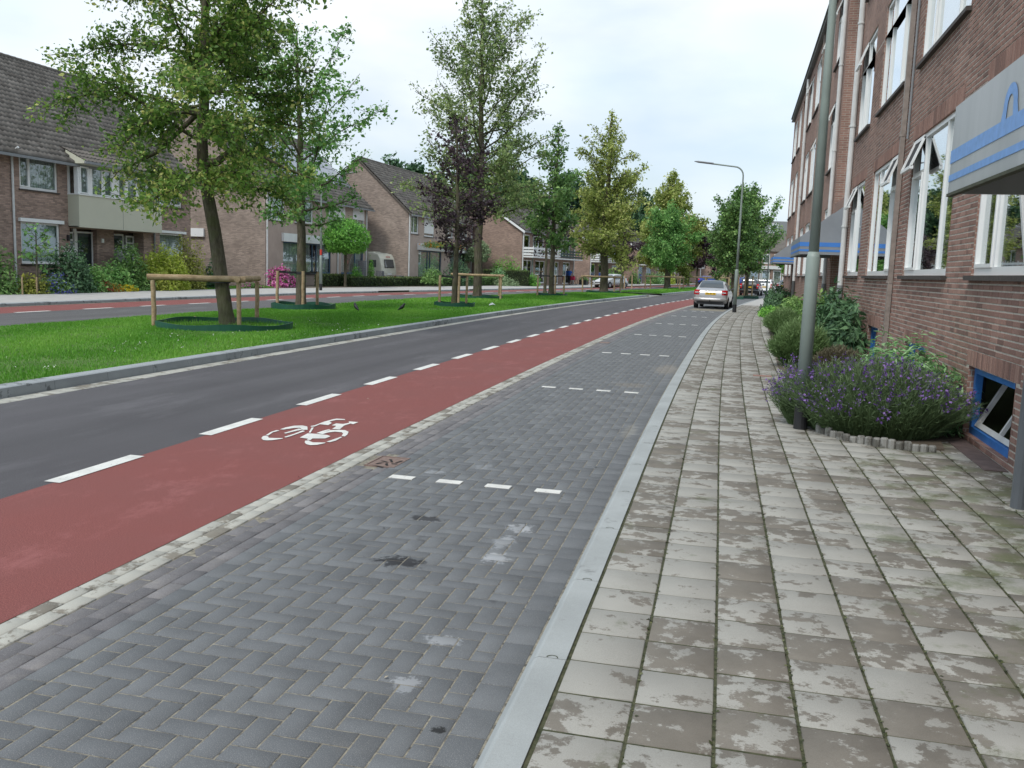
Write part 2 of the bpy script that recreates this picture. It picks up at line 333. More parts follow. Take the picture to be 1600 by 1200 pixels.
# ------------------------------------------------------------------ street centre line: lateral shift of everything parallel to the road
_cy = np.array([-60, 0, 3, 5, 8, 11, 14, 20, 26, 31, 37, 44, 50, 56, 62, 70, 85, 100, 122, 160, 220, 400.])
_cx = np.array([.05, .05, .03, -.01, -.08, -.13, -.17, -.19, -.19, -.13, .02, .30, .66, 1.08, 1.58, 2.3, 3.6, 5.2, 8.0, 13, 21, 45.])
def C(y):
    s = 0
    for k, w in ((-3, .15), (-1.5, .2), (0, .3), (1.5, .2), (3, .15)): s = s+w*np.interp(np.asarray(y, dtype=float)+k, _cy, _cx)
    return s
def FX2(y): return np.interp(np.asarray(y, dtype=float), [-60, 44, 50, 58, 70, 85, 110, 400], [0, 0, .6, 1.3, 2.1, 3.0, 3.2, 3.2])   # the far carriageway swings out a little more
YS = np.concatenate([np.arange(-4, 80, 1.0), np.arange(80, 260, 5.0)])
def strip(name, ua, ub, z, m, y0=-4, y1=250, parent=None, zb=None, kind='structure', C2=None):
    ys = YS[(YS > y0) & (YS < y1)]; ys = np.concatenate([[y0], ys, [y1]]); c = C(ys); ca = c+(FX2(ys) if ua <= -15 else 0); cb_ = c+(FX2(ys) if ub <= -15 else 0)
    zb = z if zb is None else zb
    a = np.stack([ua+ca, ys, np.full_like(ys, z)], 1); b = np.stack([ub+cb_, ys, np.full_like(ys, zb)], 1)
    V = np.concatenate([a, b]); n = len(ys); i = np.arange(n-1); F = np.stack([i, i+n, i+n+1, i+1], 1)
    return obj(name, arr_mesh(name, V, F), m, parent, kind=kind)

# ground sheet to the horizon
gm = MB().poly([(-1500, -1500, -.06), (1500, -1500, -.06), (1500, 1500, -.06), (-1500, 1500, -.06)]).build('ground', M_ground, kind='structure')
road = strip('road', -7.85, -4.85, 0, M_asph)
lane = strip('cycle_lane', -4.85, -3.22, 0, M_red)
gut = strip('gutter', -3.22, -2.72, -.0075, M_sand)
bay = strip('parking_bay', -2.72, -.72, -.0028, M_sand)
walk = strip('sidewalk', -.62, 2.9, .0748, M_joint)
strip('side_pavement', 2.9, 30, .06, M_fartile, y0=54)
mgut = strip('median_gutter', -8.12, -7.85, -.008, M_sand)
far_road = strip('far_road', -19.2, -15.0, 0, M_asph2)
far_lane = strip('far_cycle_lane', -21.45, -19.2, 0, M_red)
far_walk = strip('far_sidewalk', -26.1, -21.7, .10, M_fartile)
garden = strip('front_gardens', -62, -26.1, .09, M_soil)

# --- piece helpers
def piece_mesh(w, l, h, ch=.006):
    """chamfered slab w (x) by l (y), top at z=0"""
    x, y = w/2, l/2; X, Y = x-ch, y-ch
    V = [(-x,-y,-h),(x,-y,-h),(x,y,-h),(-x,y,-h),(-x,-y,-ch),(x,-y,-ch),(x,y,-ch),(-x,y,-ch),(-X,-Y,0),(X,-Y,0),(X,Y,0),(-X,Y,0)]
    F = [(0,1,5,4),(1,2,6,5),(2,3,7,6),(3,0,4,7),(4,5,9,8),(5,6,10,9),(6,7,11,10),(7,4,8,11),(8,9,10,11)]
    return np.array(V), np.array(F)
def lay(name, stuffname, pieces, m, parent, n_parts=300, ch=.005, h=.03, jitter=.0015):
    """pieces: list of (x,y,z,w,l,rz). The nearest n_parts become objects, the rest one mesh."""
    P = sorted(pieces, key=lambda p: p[0]**2+p[1]**2)
    cache = {}
    for (x, y, z, w, l, rz) in P[:n_parts]:
        key = (round(w, 3), round(l, 3), random.randrange(12))
        if key not in cache:
            V, F = piece_mesh(w, l, h, ch); cache[key] = arr_mesh(name, V, F, np.full(len(F), random.random())); cache[key].materials.append(m)
        o = bpy.data.objects.new(name, cache[key]); o.location = (x, y, z+random.uniform(-jitter, jitter))
        o.rotation_euler = (random.uniform(-.0012, .0012), random.uniform(-.0012, .0012), rz+random.uniform(-.004, .004)); link(o, parent)
    rest = P[n_parts:]
    if rest:
        VV = []; FF = []; RR = []; n = 0
        for (x, y, z, w, l, rz) in rest:
            V, F = piece_mesh(w, l, h, ch); c_, s_ = math.cos(rz), math.sin(rz)
            q = np.stack([V[:, 0]*c_-V[:, 1]*s_+x, V[:, 0]*s_+V[:, 1]*c_+y, V[:, 2]+z+random.uniform(-jitter, jitter)], 1)
            VV.append(q); FF.append(F+n); n += len(V); RR.append(np.full(len(F), random.random()))
        obj(stuffname, arr_mesh(stuffname, np.concatenate(VV), np.concatenate(FF), np.concatenate(RR)), m, parent, kind='stuff')
def rzof(y): return -math.atan((float(C(y+.5))-float(C(y-.5))))

# sidewalk tiles 30x30, running rows with slightly irregular joints
P = []
for i in range(-2, 9):
    u = .15+i*.302; off = random.uniform(0, .1)
    for j in range(-2, 175):
        y = 1.0+j*.301+off+.02*math.sin(j*.13+i)
        if u > 2.3 and y > 54: continue
        P.append((u+float(C(y)), y, .08, .290, .2885, rzof(y)))
P = [p for p in P if p[1] < 52]
lay('paving_tile', 'paving_tiles_beyond', P, M_tile, walk, 300, .005, .03, .0015)
strip('sidewalk_far_part', -.6, 2.9, .079, M_fartile, y0=52.2)
# a few replaced red clinkers in the sidewalk
cl = empty('paving_patch', (.47, 15.3, .081), 0, 'small patch of red brick let into the grey sidewalk tiles', 'brick patch')
for k in range(3): MB().box(-.15+k*.1, -.055+k*.1, -.1, .1, 0, .006).build('brick', M_brickpiece, cl)

# kerb of the sidewalk: stones of 1 m with a sloping face
def kerb_stone(name, parent, M, y, prof, m, L=1.0):
    ff = prof[0][0] < -15; c0 = float(C(y))+(float(FX2(y)) if ff else 0); c1 = float(C(y+L))+(float(FX2(y+L)) if ff else 0)
    g = .0035; mb = MB(); mb.cur = random.random()
    n = len(prof); vs = []
    for yy, cc in ((y+g, c0), (y+L-g, c1)): vs += [(u+cc, yy, z) for u, z in prof]
    mb.add(vs, [tuple(range(n)), tuple(range(2*n-1, n-1, -1))]+[(i, i+n, (i+1) % n+n, (i+1) % n) for i in range(n)])
    return mb.build(name, m, parent)
kerb = strip('kerb', -.78, -.62, .02, M_joint, y0=-4, y1=140)
for j in range(-1, 62):
    kerb_stone('kerb_stone', kerb, None, j*1.0+.55, [(-.615, -.05), (-.615, .083), (-.735, .081), (-.752, .070), (-.795, .006), (-.80, -.05)], M_kerb)
for j in range(2, 10):   # half-round interlock at each kerb joint
    y = j*1.0+.552; c0 = float(C(y)); mb = MB(); n_ = 10; vs = []
    for q in range(n_+1):
        a_ = math.pi*q/n_
        for r_ in (.021, .0255): vs.append((-.675+c0+r_*math.cos(a_), y+.0+r_*math.sin(a_), .0843))
    mb.add(vs, [(2*q, 2*q+2, 2*q+3, 2*q+1) for q in range(n_)]); mb.build('interlock_joint', M_joint, kerb)
strip('kerb_beyond', -.8, -.61, .05, M_kerb, y0=62.6, y1=140)

# herringbone parking bay
a = .1045; P = []
x_lo, x_hi = -2.60, -.95; ncx = int(round((x_hi-x_lo)/a))
a = (x_hi-x_lo)/ncx
for iy in range(0, 420):
    for ix in range(0, ncx):
        k = (ix-iy) % 4; y = iy*a+.4
        if y > 46: continue
        x = x_lo+ix*a
        def put(cx, cy, w, l):
            P.append((cx+float(C(cy)), cy, 0.0, w-.0068, l-.0068, rzof(cy)))
        if k == 0:
            if ix+1 < ncx: put(x+a, y+a/2, 2*a, a)
            else: put(x+a/2, y+a/2, a, a)
        elif k == 1 and ix == 0: put(x+a/2, y+a/2, a, a)
        elif k == 3:
            put(x+a/2, y+a, a, 2*a)
lay('paver', 'pavers_beyond', P, M_paver, bay, 300, .0025, .03, .0005)
P = []
for (u, w, l) in ((-2.663, .112, .21), (-.878, .138, .21)):
    for j in range(0, 230):
        y = .3+j*(l+.004)+(.1 if u < -1 else 0)
        if y < 47: P.append((u+float(C(y)), y, 0, w, l, rzof(y)))
lay('border_paver', 'border_pavers_beyond', P, M_paver, bay, 120, .0025, .03, .0005)
# gutter: two cream rows, three grey rows
P = []; Q = []
for r_, (u, w) in enumerate(((-3.170, .094), (-3.070, .096))):
    for j in range(0, 330):
        y = .5+j*.212+r_*.11
        if y < 62: P.append((u+float(C(y)), y, .001, w, .206, rzof(y)))
for r_, (u, w) in enumerate(((-2.970, .094), (-2.870, .096), (-2.770, .094))):
    for j in range(0, 300):
        y = .5+j*.212+(r_ % 2)*.11
        if y < 55 and not (6.93 < y < 7.42): Q.append((u+float(C(y)), y, -.006 if r_ == 0 else -.002, w, .206, rzof(y)))
lay('cream_paver', 'cream_pavers_beyond', P, M_cream, gut, 220, .004, .03, .001)
lay('gutter_paver', 'gutter_pavers_beyond', Q, M_gut, gut, 280, .004, .03, .0015)
strip('bay_beyond', -3.02, -.8, .003, M_paver, y0=46.3, y1=140); strip('cream_gutter_beyond', -3.22, -3.02, 0, M_cream, y0=62, y1=200)
# median gutter row and kerb
P = []
for j in range(0, 300):
    y = 5+j*.212
    if y < 66: P.append((-7.985+float(C(y)), y, .002, .25, .206, rzof(y)))
lay('cream_paver', 'median_cream_pavers_beyond', P, M_cream, mgut, 150, .004, .02, .001)
GAP0, GAP1 = 66.4, 70.0
mk = strip('median_kerb', -8.33, -8.12, .02, M_joint, y0=-4, y1=GAP0)
for j in range(2, 61):
    kerb_stone('kerb_stone', mk, None, j*1.0+.4+3, [(-8.335, -.02), (-8.335, .132), (-8.15, .13), (-8.128, .118), (-8.118, -.02)], M_kerb2)
# median lawns (two, with a paved crossing between)
def lawn(name, y0, y1):
    ys = np.concatenate([[y0], np.arange(math.floor(y0)+1, y1, 1.0), [y1]]); us = np.linspace(-8.335, -15.0, 15)
    V = []; 
    for y in ys:
        for i, u in enumerate(us):
            uu = u
            e = min(y-y0, y1-y) if y0 > -3 else y1-y
            if e < 2.2:  # rounded ends
                k = math.sqrt(max(0, 1-((2.2-e)/2.2)**2)); uu = -11.67+(u+11.67)*(1-.33*(1-k))
            V.append((uu+float(C(y))+float(FX2(y))*i/14, y, .10+.035*math.sin(math.pi*i/14)+.008*math.sin(y*1.7+i)))
    n = len(us); F = [(a_*n+b_, a_*n+b_+1, (a_+1)*n+b_+1, (a_+1)*n+b_) for a_ in range(len(ys)-1) for b_ in range(n-1)]
    return obj(name, arr_mesh(name, V, F, smooth=True), M_lawn, kind='structure')
lawn('median_lawn', -4, GAP0); lawn('median_lawn', GAP1, 128)
strip('median_crossing', -15.0, -8.1, .01, M_fartile, y0=GAP0-.1, y1=GAP1+.1)
strip('median_kerb_far_side', -15.2, -15.0, .05, M_kerb, y0=-4, y1=GAP0-.5)
strip('median_kerb_beyond', -8.335, -8.12, .12, M_kerb, y0=GAP1+.6, y1=127)
strip('median_kerb_face', -8.12, -8.10, .12, M_kerb2, y0=GAP1+.6, y1=127, zb=0)
k = MB()
for i in range(18):   # rounded end of the first median
    a0 = i/18*math.pi/2; a1 = (i+1)/18*math.pi/2; cx, cy, rr = -9.9+float(C(66)), GAP0-1.6, 1.78
    p = lambda a_, r_: (cx+r_*math.cos(a_), cy+r_*math.sin(a_))
    k.prism([p(a0, rr), p(a0, rr+.2), p(a1, rr+.2), p(a1, rr)], 0, .12)
k.build('kerb_corner', M_kerb, kind='structure')
# far kerb
fk = strip('far_kerb', -21.7, -21.45, .02, M_joint, y0=-4, y1=140)
for j in range(8, 90):
    if 48 < j < 52.5 or 60 < j < 63: continue
    kerb_stone('kerb_stone', fk, None, float(j), [(-21.7, -.02), (-21.7, .105), (-21.5, .105), (-21.46, .09), (-21.455, -.02)], M_kerb2)
strip('far_cream_gutter', -21.45, -21.30, .005, M_cream)
# road markings
for j in range(-1, 40):
    y = 5.52+j*2.055
    mb = MB()
    p = [(-4.93, y), (-4.79, y), (-4.79, y+1.02), (-4.93, y+1.02)]
    mb.poly([(u+float(C(v)), v, .005) for u, v in p]); mb.build('lane_dash', M_mark, lane)
for j in range(5, 40):
    y = 1.9+j*2.7
    MB().poly([(u+float(C(v))+float(FX2(v)), v, .005) for u, v in [(-19.32, y), (-19.16, y), (-19.16, y+1.3), (-19.32, y+1.3)]]).build('lane_dash', M_mark, far_lane)
for j in range(8):
    y = 6.62+j*6.08
    if j == 6: y = 42.6
    for q in range(4):
        x = -2.64+q*.402+float(C(y)-C(6.6))*(.6); MB().box(x, x+.2, y, y+.1, -.01, .004).build('bay_marker', M_mark, bay)
BIKE = [[(-4.35,7.63),(-4.39,7.73),(-4.38,7.76),(-4.34,7.74),(-4.3,7.68),(-4.24,7.69),(-4.17,7.72),(-4.16,7.69),(-4.21,7.59),(-4.25,7.56),(-4.29,7.56)],[(-4.39,7.78),(-4.43,7.96),(-4.43,8.07),(-4.39,8.06),(-4.4,7.94),(-4.36,7.78)],[(-4.42,8.12),(-4.42,8.23),(-4.39,8.36),(-4.32,8.41),(-4.25,8.38),(-4.21,8.31),(-4.16,8.21),(-4.2,8.19),(-4.24,8.23),(-4.28,8.28),(-4.33,8.24),(-4.38,8.12)],[(-4.29,7.96),(-4.28,8.09),(-4.27,8.24),(-4.21,8.2),(-4.24,8.07),(-4.26,7.94)],[(-4.19,7.78),(-4.18,7.96),(-4.19,8.16),(-4.15,8.14),(-4.15,8.01),(-4.15,7.83),(-4.16,7.76)],[(-4.23,8.41),(-4.21,8.47),(-4.22,8.71),(-4.2,8.89),(-4.18,8.94),(-4.09,8.95),(-4.06,8.9),(-4.15,8.86),(-4.17,8.74),(-4.11,8.67),(-4.09,8.54),(-4.19,8.55),(-4.18,8.41),(-4.2,8.38)],[(-4.18,8.34),(-4.16,8.35),(-4.06,8.08),(-4.08,8.08)],[(-4.0,8.09),(-4.0,8.22),(-3.98,8.33),(-3.96,8.32),(-3.96,8.18),(-3.95,8.29),(-3.88,8.34),(-3.81,8.35),(-3.74,8.28),(-3.69,8.14),(-3.67,8.04),(-3.71,8.05),(-3.75,8.17),(-3.79,8.23),(-3.87,8.23),(-3.91,8.16),(-3.92,8.06)],[(-3.96,8.36),(-3.98,8.48),(-4.0,8.54),(-4.05,8.54),(-4.06,8.67),(-3.98,8.67),(-3.95,8.76),(-3.99,8.83),(-3.97,8.84),(-3.88,8.84),(-3.88,8.7),(-3.92,8.73),(-3.93,8.59),(-3.88,8.37)],[(-3.72,7.73),(-3.71,7.84),(-3.7,8.01),(-3.68,8.0),(-3.66,7.81),(-3.68,7.72)],[(-4.04,7.81),(-4.07,8.04),(-3.98,8.05),(-3.86,8.04),(-3.8,7.99),(-3.8,7.87),(-3.91,7.82),(-3.89,7.74),(-3.93,7.74),(-3.94,7.79)],[(-3.89,7.62),(-3.92,7.69),(-3.9,7.72),(-3.86,7.68),(-3.82,7.65),(-3.71,7.69),(-3.7,7.66),(-3.73,7.56),(-3.78,7.52),(-3.84,7.55)]]
mb = MB()
for sh in BIKE: mb.poly([(x, y, .006) for x, y in sh])
mb.build('bicycle_symbol', M_mark, lane)
# drain cover
dr = empty('drain_cover', (-2.865, 7.165, 0), 0, 'rusty square drain cover with curved slots beside the first bay markers', 'drain cover')
M_rust = simple('rusty_iron', (.20, .135, .11), .7, .25, 25, bump=.4)
M_hole = simple('slot_black', (.008, .008, .008), .9)
f = MB()
f.box(-.135, .135, -.20, -.185, -.02, .004); f.box(-.135, .135, .185, .20, -.02, .004); f.box(-.135, -.12, -.185, .185, -.02, .004); f.box(.12, .135, -.185, .185, -.02, .004)
f.build('frame', M_rust, dr)
MB().box(-.115, .115, -.18, .18, -.02, .001).build('plate', M_rust, dr)
SLOT = [[(-2.89,7.25),(-2.86,7.25),(-2.84,7.21),(-2.81,7.15),(-2.83,7.14),(-2.85,7.19)],[(-2.94,7.17),(-2.9,7.17),(-2.84,7.13),(-2.86,7.12)],[(-2.93,7.04),(-2.91,7.09),(-2.87,7.11),(-2.91,7.03)],[(-2.79,7.13),(-2.77,7.22),(-2.75,7.24),(-2.75,7.21),(-2.77,7.14)],[(-2.81,7.1),(-2.75,7.11),(-2.75,7.09),(-2.79,7.08)],[(-2.85,7.08),(-2.84,7.1),(-2.8,7.01),(-2.81,7.0),(-2.84,7.04)],[(-2.93,6.98),(-2.9,6.98),(-2.81,6.95),(-2.82,6.93)]]
mb = MB()
for sh in SLOT: mb.poly([(x+2.865, y-7.165, .0045) for x, y in sh])
mb.build('slots', M_hole, dr)
for y in (21.5, 36.0):
    MB().box(-.115, .115, -.18, .18, -.005, .004).build('drain_cover', M_rust, None, label='drain cover in the gutter %s' % ('beside the third row of bay markers' if y < 30 else 'far up near the silver car'), cat='drain cover').location = (-2.87+float(C(y)), y, 0)

# ================================================================== apartment block on the right
FX = 2.4
apt = empty('apartment_block', (FX, 8, 0), 0, 'long red brown brick apartment block with white windows along the right hand sidewalk', 'apartment building')
def MA(u, d, z): return (-d, u-8, z)          # u along the street (world y), d outward from the facade
Z0, ZT = 0.0, 10.3
holes = []   # (u0,u1,z0,z1,depth)
unit = []    # window layout along one block
for base in (8.45-19, 8.45, 8.45+19):
    unit += [('C', base, base+2.13, -1), ('B', base+3.37, base+6.35, -1), ('B', base+7.55, base+10.55, 1), ('C', base+11.75, base+13.9, 1)]
unit += [('C', 46.45, 48.6, -1), ('B', 49.8, 52.7, -1)]
seen = set(); wins = []
for k, u0_, u1_, s in unit:
    if (round(u0_, 1)) in seen or u0_ < 2 or u1_ > 53: continue
    if any(abs(u0_-w[1]) < 1 for w in wins): continue
    seen.add(round(u0_, 1)); wins.append((k, u0_, u1_, s))
floors = [(1.8, 3.8), (4.9, 6.88), (7.97, 9.9)]
stairs = [(4.3-.0, 7.7), (23.0, 26.5), (42.1, 45.6)]
for k, a0, a1, s in wins:
    for z0, z1 in floors: holes.append((a0, a1, z0, z1, .10))
for a0, a1 in stairs:
    holes.append((a0, a1, 3.75, 9.9, .32)); holes.append((a0+.4, a1-.4, .1, 2.7, .5))
base_w = [(8.62, 10.28, .15, .86), (12.55, 14.1, .15, .86), (16.75, 18.0, .15, .88), (28.0, 29.4, .15, .86), (31, 32.5, .15, .86), (36, 37.3, .15, .86)]
for a0, a1, z0, z1 in base_w: holes.append((a0, a1, z0, z1, .13))
def wall_grid(M, u0, u1, z0, z1, holes, d=0.0, mb=None, reveal=True):
    mb = mb or MB(M)
    us = sorted({u0, u1, *[h[0] for h in holes], *[h[1] for h in holes]}); zs = sorted({z0, z1, *[h[2] for h in holes], *[h[3] for h in holes]})
    us = [u for u in us if u0 <= u <= u1]; zs = [z for z in zs if z0 <= z <= z1]
    for i in range(len(us)-1):
        for j in range(len(zs)-1):
            cu, cz = (us[i]+us[i+1])/2, (zs[j]+zs[j+1])/2
            if any(h[0] < cu < h[1] and h[2] < cz < h[3] for h in holes): continue
            mb.add([(us[i], d, zs[j]), (us[i+1], d, zs[j]), (us[i+1], d, zs[j+1]), (us[i], d, zs[j+1])], [(0, 1, 2, 3)])
    for a0, a1, c0, c1, dp in [h[:5] for h in holes if reveal]:
        if a0 < u0-.01 or a1 > u1+.01: continue
        e = d-dp
        mb.add([(a0,d,c0),(a1,d,c0),(a1,d,c1),(a0,d,c1),(a0,e,c0),(a1,e,c0),(a1,e,c1),(a0,e,c1)], [(0,1,5,4),(1,2,6,5),(2,3,7,6),(3,0,4,7)])
    return mb
US = 24.0   # nearer than this the bricks are laid one by one
hn = [h for h in holes if h[1] < US and h[0] > 7.9]; hf = [h for h in holes if h[0] > US]
hm = [h for h in holes if h[0] <= US <= h[1]]
wall = wall_grid(MA, 26.5, 53.4, Z0, ZT, hf)
for h in hm: pass
# stretch between the laid bricks and the far part: the recessed stair glazing
for (za, zb) in ((Z0, .1), (2.7, 3.75), (9.9, ZT)): wall.add([(23.0, 0, za), (26.5, 0, za), (26.5, 0, zb), (23.0, 0, zb)], [(0, 1, 2, 3)])
wall.add([(23.0, 0, .1), (23.4, 0, .1), (23.4, 0, 2.7), (23.0, 0, 2.7)], [(0, 1, 2, 3)]); wall.add([(26.1, 0, .1), (26.5, 0, .1), (26.5, 0, 2.7), (26.1, 0, 2.7)], [(0, 1, 2, 3)])
for uu, zz0, zz1, dp in ((23.0, 3.75, 9.9, .32), (26.5, 3.75, 9.9, .32), (23.4, .1, 2.7, .5), (26.1, .1, 2.7, .5)): wall.add([(uu, 0, zz0), (uu, -dp, zz0), (uu, -dp, zz1), (uu, 0, zz1)], [(0, 1, 2, 3)])
# near end: from the first stairwell to behind the camera
wall_grid(MA, -6, 7.9, Z0, ZT, [(4.3, 7.7, 2.4, 9.9, .32), (4.7, 7.3, .1, 2.35, .5), (-.6, 1.5, 1.8, 3.8, .1), (-.6, 1.5, 4.9, 6.88, .1)], mb=wall)
wall_grid(MA, 7.9, 23.0, 6.3, ZT, [h for h in hn if h[2] > 6.3]+[(a0, a1, 6.3, z1, dp) for a0, a1, z0, z1, dp in hn if z0 < 6.3 < z1], mb=wall)
# gable ends, back, top
wall.add([(53.4, 0, 0), (53.4, -10, 0), (53.4, -10, ZT), (53.4, 0, ZT)], [(0, 1, 2, 3)]); wall.add([(-6, 0, 0), (-6, -10, 0), (-6, -10, ZT), (-6, 0, ZT)], [(0, 1, 2, 3)])
wall.add([(-6, -10, 0), (53.4, -10, 0), (53.4, -10, ZT), (-6, -10, ZT)], [(0, 1, 2, 3)])
wall_o = wall.build('wall', M_apbrick, apt)
# mortar bed behind the laid bricks
hl = [h for h in hn if h[3] <= 6.3]+[(a0, a1, z0, 6.3, dp) for a0, a1, z0, z1, dp in hn if z0 < 6.3 < z1]
wall_grid(MA, 7.9, 23.0, Z0, 6.3, hl, d=-.003, reveal=False).build('mortar_bed', M_mortar, wall_o)
rv_ = MB(MA)
for a0, a1, c0, c1, dp in hl:
    e = -dp; f_ = .002
    rv_.add([(a0,f_,c0),(a1,f_,c0),(a1,f_,c1),(a0,f_,c1),(a0,e,c0),(a1,e,c0),(a1,e,c1),(a0,e,c1)], [(0,1,5,4),(1,2,6,5),(2,3,7,6),(3,0,4,7)])
rv_.build('reveal', M_apbrick, wall_o, kind='stuff')
# bricks laid in wild bond
bricks = []
def clip(u, z, l, h):
    for a0, a1, z0, z1, dp in hl:
        if u+l > a0+.004 and u < a1-.004 and z+h > z0+.01 and z < z1-.01: return True
    return False
soldier = []
for a0, a1, z0, z1, dp in hl:
    if z1 >= 6.3: continue
    hh = .03+math.ceil((z1+.17-.03)/.0625)*.0625-z1
    ext = .12
    n_ = int(round((a1-a0+2*ext)/.0625)); 
    for q in range(n_): soldier.append((a0-ext+q*(a1-a0+2*ext)/n_, z1+.004, .052, hh-.012))
    hl_s = (a0-ext, a1+ext, z1, z1+hh, 0); holes.append(hl_s)
sold_zone = [(a0-.12, a1+.12, z1, .03+math.ceil((z1+.17-.03)/.0625)*.0625-.002) for a0, a1, z0, z1, dp in hl if z1 < 6.3]
row = 0; z = .03
while z < 6.24:
    u = 7.9+random.uniform(-.1, 0)
    segs = []
    # free intervals of this course
    cuts = [(h[0], h[1]) for h in hl if h[2] < z+.045 and h[3] > z+.008]+[(s_[0], s_[1]) for s_ in sold_zone if s_[2] < z+.045 and s_[3] > z+.008]
    cuts = sorted(cuts); cur = 7.9; free = []
    for c0, c1 in cuts:
        if c0 > cur: free.append((cur, c0))
        cur = max(cur, c1)
    if cur < 22.995: free.append((cur, 22.995))
    for f0, f1 in free:
        u = f0+.002; first = True
        while u < f1-.03:
            l = .21 if random.random() < .62 else .10
            if first and row % 2: l = .10 if random.random() < .7 else .15
            first = False
            if u+l > f1-.035: l = f1-u-.003
            bricks.append((u, z, l, .0475)); u += l+.0115
    z += .0625; row += 1
bricks += soldier
def brick_geo(u, z, l, h, t):
    d0, d1 = -.012, .0015+t; c_ = .003
    V = [(u,d0,z),(u+l,d0,z),(u+l,d0,z+h),(u,d0,z+h),(u,d1-c_,z),(u+l,d1-c_,z),(u+l,d1-c_,z+h),(u,d1-c_,z+h),(u+c_,d1,z+c_),(u+l-c_,d1,z+c_),(u+l-c_,d1,z+h-c_),(u+c_,d1,z+h-c_)]
    F = [(0,1,5,4),(1,2,6,5),(2,3,7,6),(3,0,4,7),(4,5,9,8),(5,6,10,9),(6,7,11,10),(7,4,8,11),(8,9,10,11)]
    return V, F
bricks.sort(key=lambda b: (b[0]+b[2]/2)**2+FX**2+(b[1]-CZ)**2-(4 if b[1] < 2.6 and b[0] > 7.9 else 0)*10)
for b in bricks[:300]:
    mb = MB(MA); mb.cur = random.random(); V, F = brick_geo(*b, random.uniform(-.0015, .002)); mb.add(V, F); mb.build('brick', M_brickpiece, wall_o)
mb = MB(MA)
for b in bricks[300:]:
    mb.cur = random.random(); V, F = brick_geo(*b, random.uniform(-.0015, .002)); mb.add(V, F)
mb.build('brickwork', M_brickpiece, wall_o, kind='stuff')

# windows
def ring(mb, u0, u1, z0, z1, w, d0, d1, wb=None):
    wb = wb or w
    mb.box(u0, u0+w, d0, d1, z0, z1); mb.box(u1-w, u1, d0, d1, z0, z1); mb.box(u0+w, u1-w, d0, d1, z1-w, z1); mb.box(u0+w, u1-w, d0, d1, z0, z0+wb)
def window(M, parent, u0, u1, z0, z1, bars=(), trans=(), dp=.08, fw=.06, fm=None, gm_=None, curtain=None, sill=True, sillm=None, cur_m=None, sashes=(), cut=0):
    """frame mesh 'window' with children pane, curtain, sill. trans: (ua, ub, z) transoms; sashes: extra inner rings"""
    fm = fm or M_white; gm_ = gm_ or M_glass
    mb = MB(M); ring(mb, u0, u1, z0, z1, fw, -dp-.05, -dp+.02, fw*1.35)
    for b in bars: mb.box(b-fw*.45, b+fw*.45, -dp-.047, -dp+.017, z0+fw*1.35, z1-fw)
    for a_, b_, zz in trans: mb.box(a_, b_, -dp-.044, -dp+.014, zz-fw*.45, zz+fw*.45)
    for a_, b_, c_, d_ in sashes: ring(mb, a_, b_, c_, d_, fw*.62, -dp-.03, -dp+.035)
    w = mb.build('window', fm, parent)
    MB(M).box(u0+.02, u1-.02, -dp-.022, -dp-.014, z0+.02, z1-.02).build('pane', gm_, w)
    if curtain is not None:
        for (ca, cb) in curtain:
            n = max(6, int((cb-ca)/.04)); mb = MB(M); vs = []
            for i in range(n+1): vs += [(ca+(cb-ca)*i/n, -dp-.12-.025*math.sin(i*1.9+ca*5)-.012*math.sin(i*.7), z0+.03), (ca+(cb-ca)*i/n, -dp-.12-.02*math.sin(i*1.9+ca*5), z1-.04)]
            mb.add(vs, [(2*i, 2*i+2, 2*i+3, 2*i+1) for i in range(n)]); mb.build('curtain', cur_m or M_curtain, w)
    if sill: MB(M).box(u0-.06, u1+.06, -dp, .065, z0-.055, z0-.004).build('sill', sillm or M_sill, w)
    return w
def vent(M, parent, a_, b_, zt, zb, dp=.08):
    """top hung vent sash pushed outward"""
    v = MB(M); o1 = .13; t_ = .028
    P0 = (a_, -dp+.03, zt); 
    for (x0, x1) in ((a_, a_+.045), (b_-.045, b_)):
        v.add([(x0,-dp+.02,zt),(x1,-dp+.02,zt),(x1,-dp+.02+t_,zt+.01),(x0,-dp+.02+t_,zt+.01),(x0,o1,zb+.06),(x1,o1,zb+.06),(x1,o1+t_,zb+.08),(x0,o1+t_,zb+.08)], [(0,1,2,3),(4,5,6,7),(0,1,5,4),(1,2,6,5),(2,3,7,6),(3,0,4,7)])
    v.box(a_, b_, o1-.02, o1+.03, zb+.03, zb+.075); v.box(a_, b_, -dp+.0, -dp+.045, zt-.02, zt+.03)
    s_ = v.build('vent_sash', M_white, parent)
    MB(M).add([(a_+.03,-dp+.03,zt-.005),(b_-.03,-dp+.03,zt-.005),(b_-.03,o1,zb+.075),(a_+.03,o1,zb+.075)], [(0,1,2,3)]).build('pane', M_dark, s_)
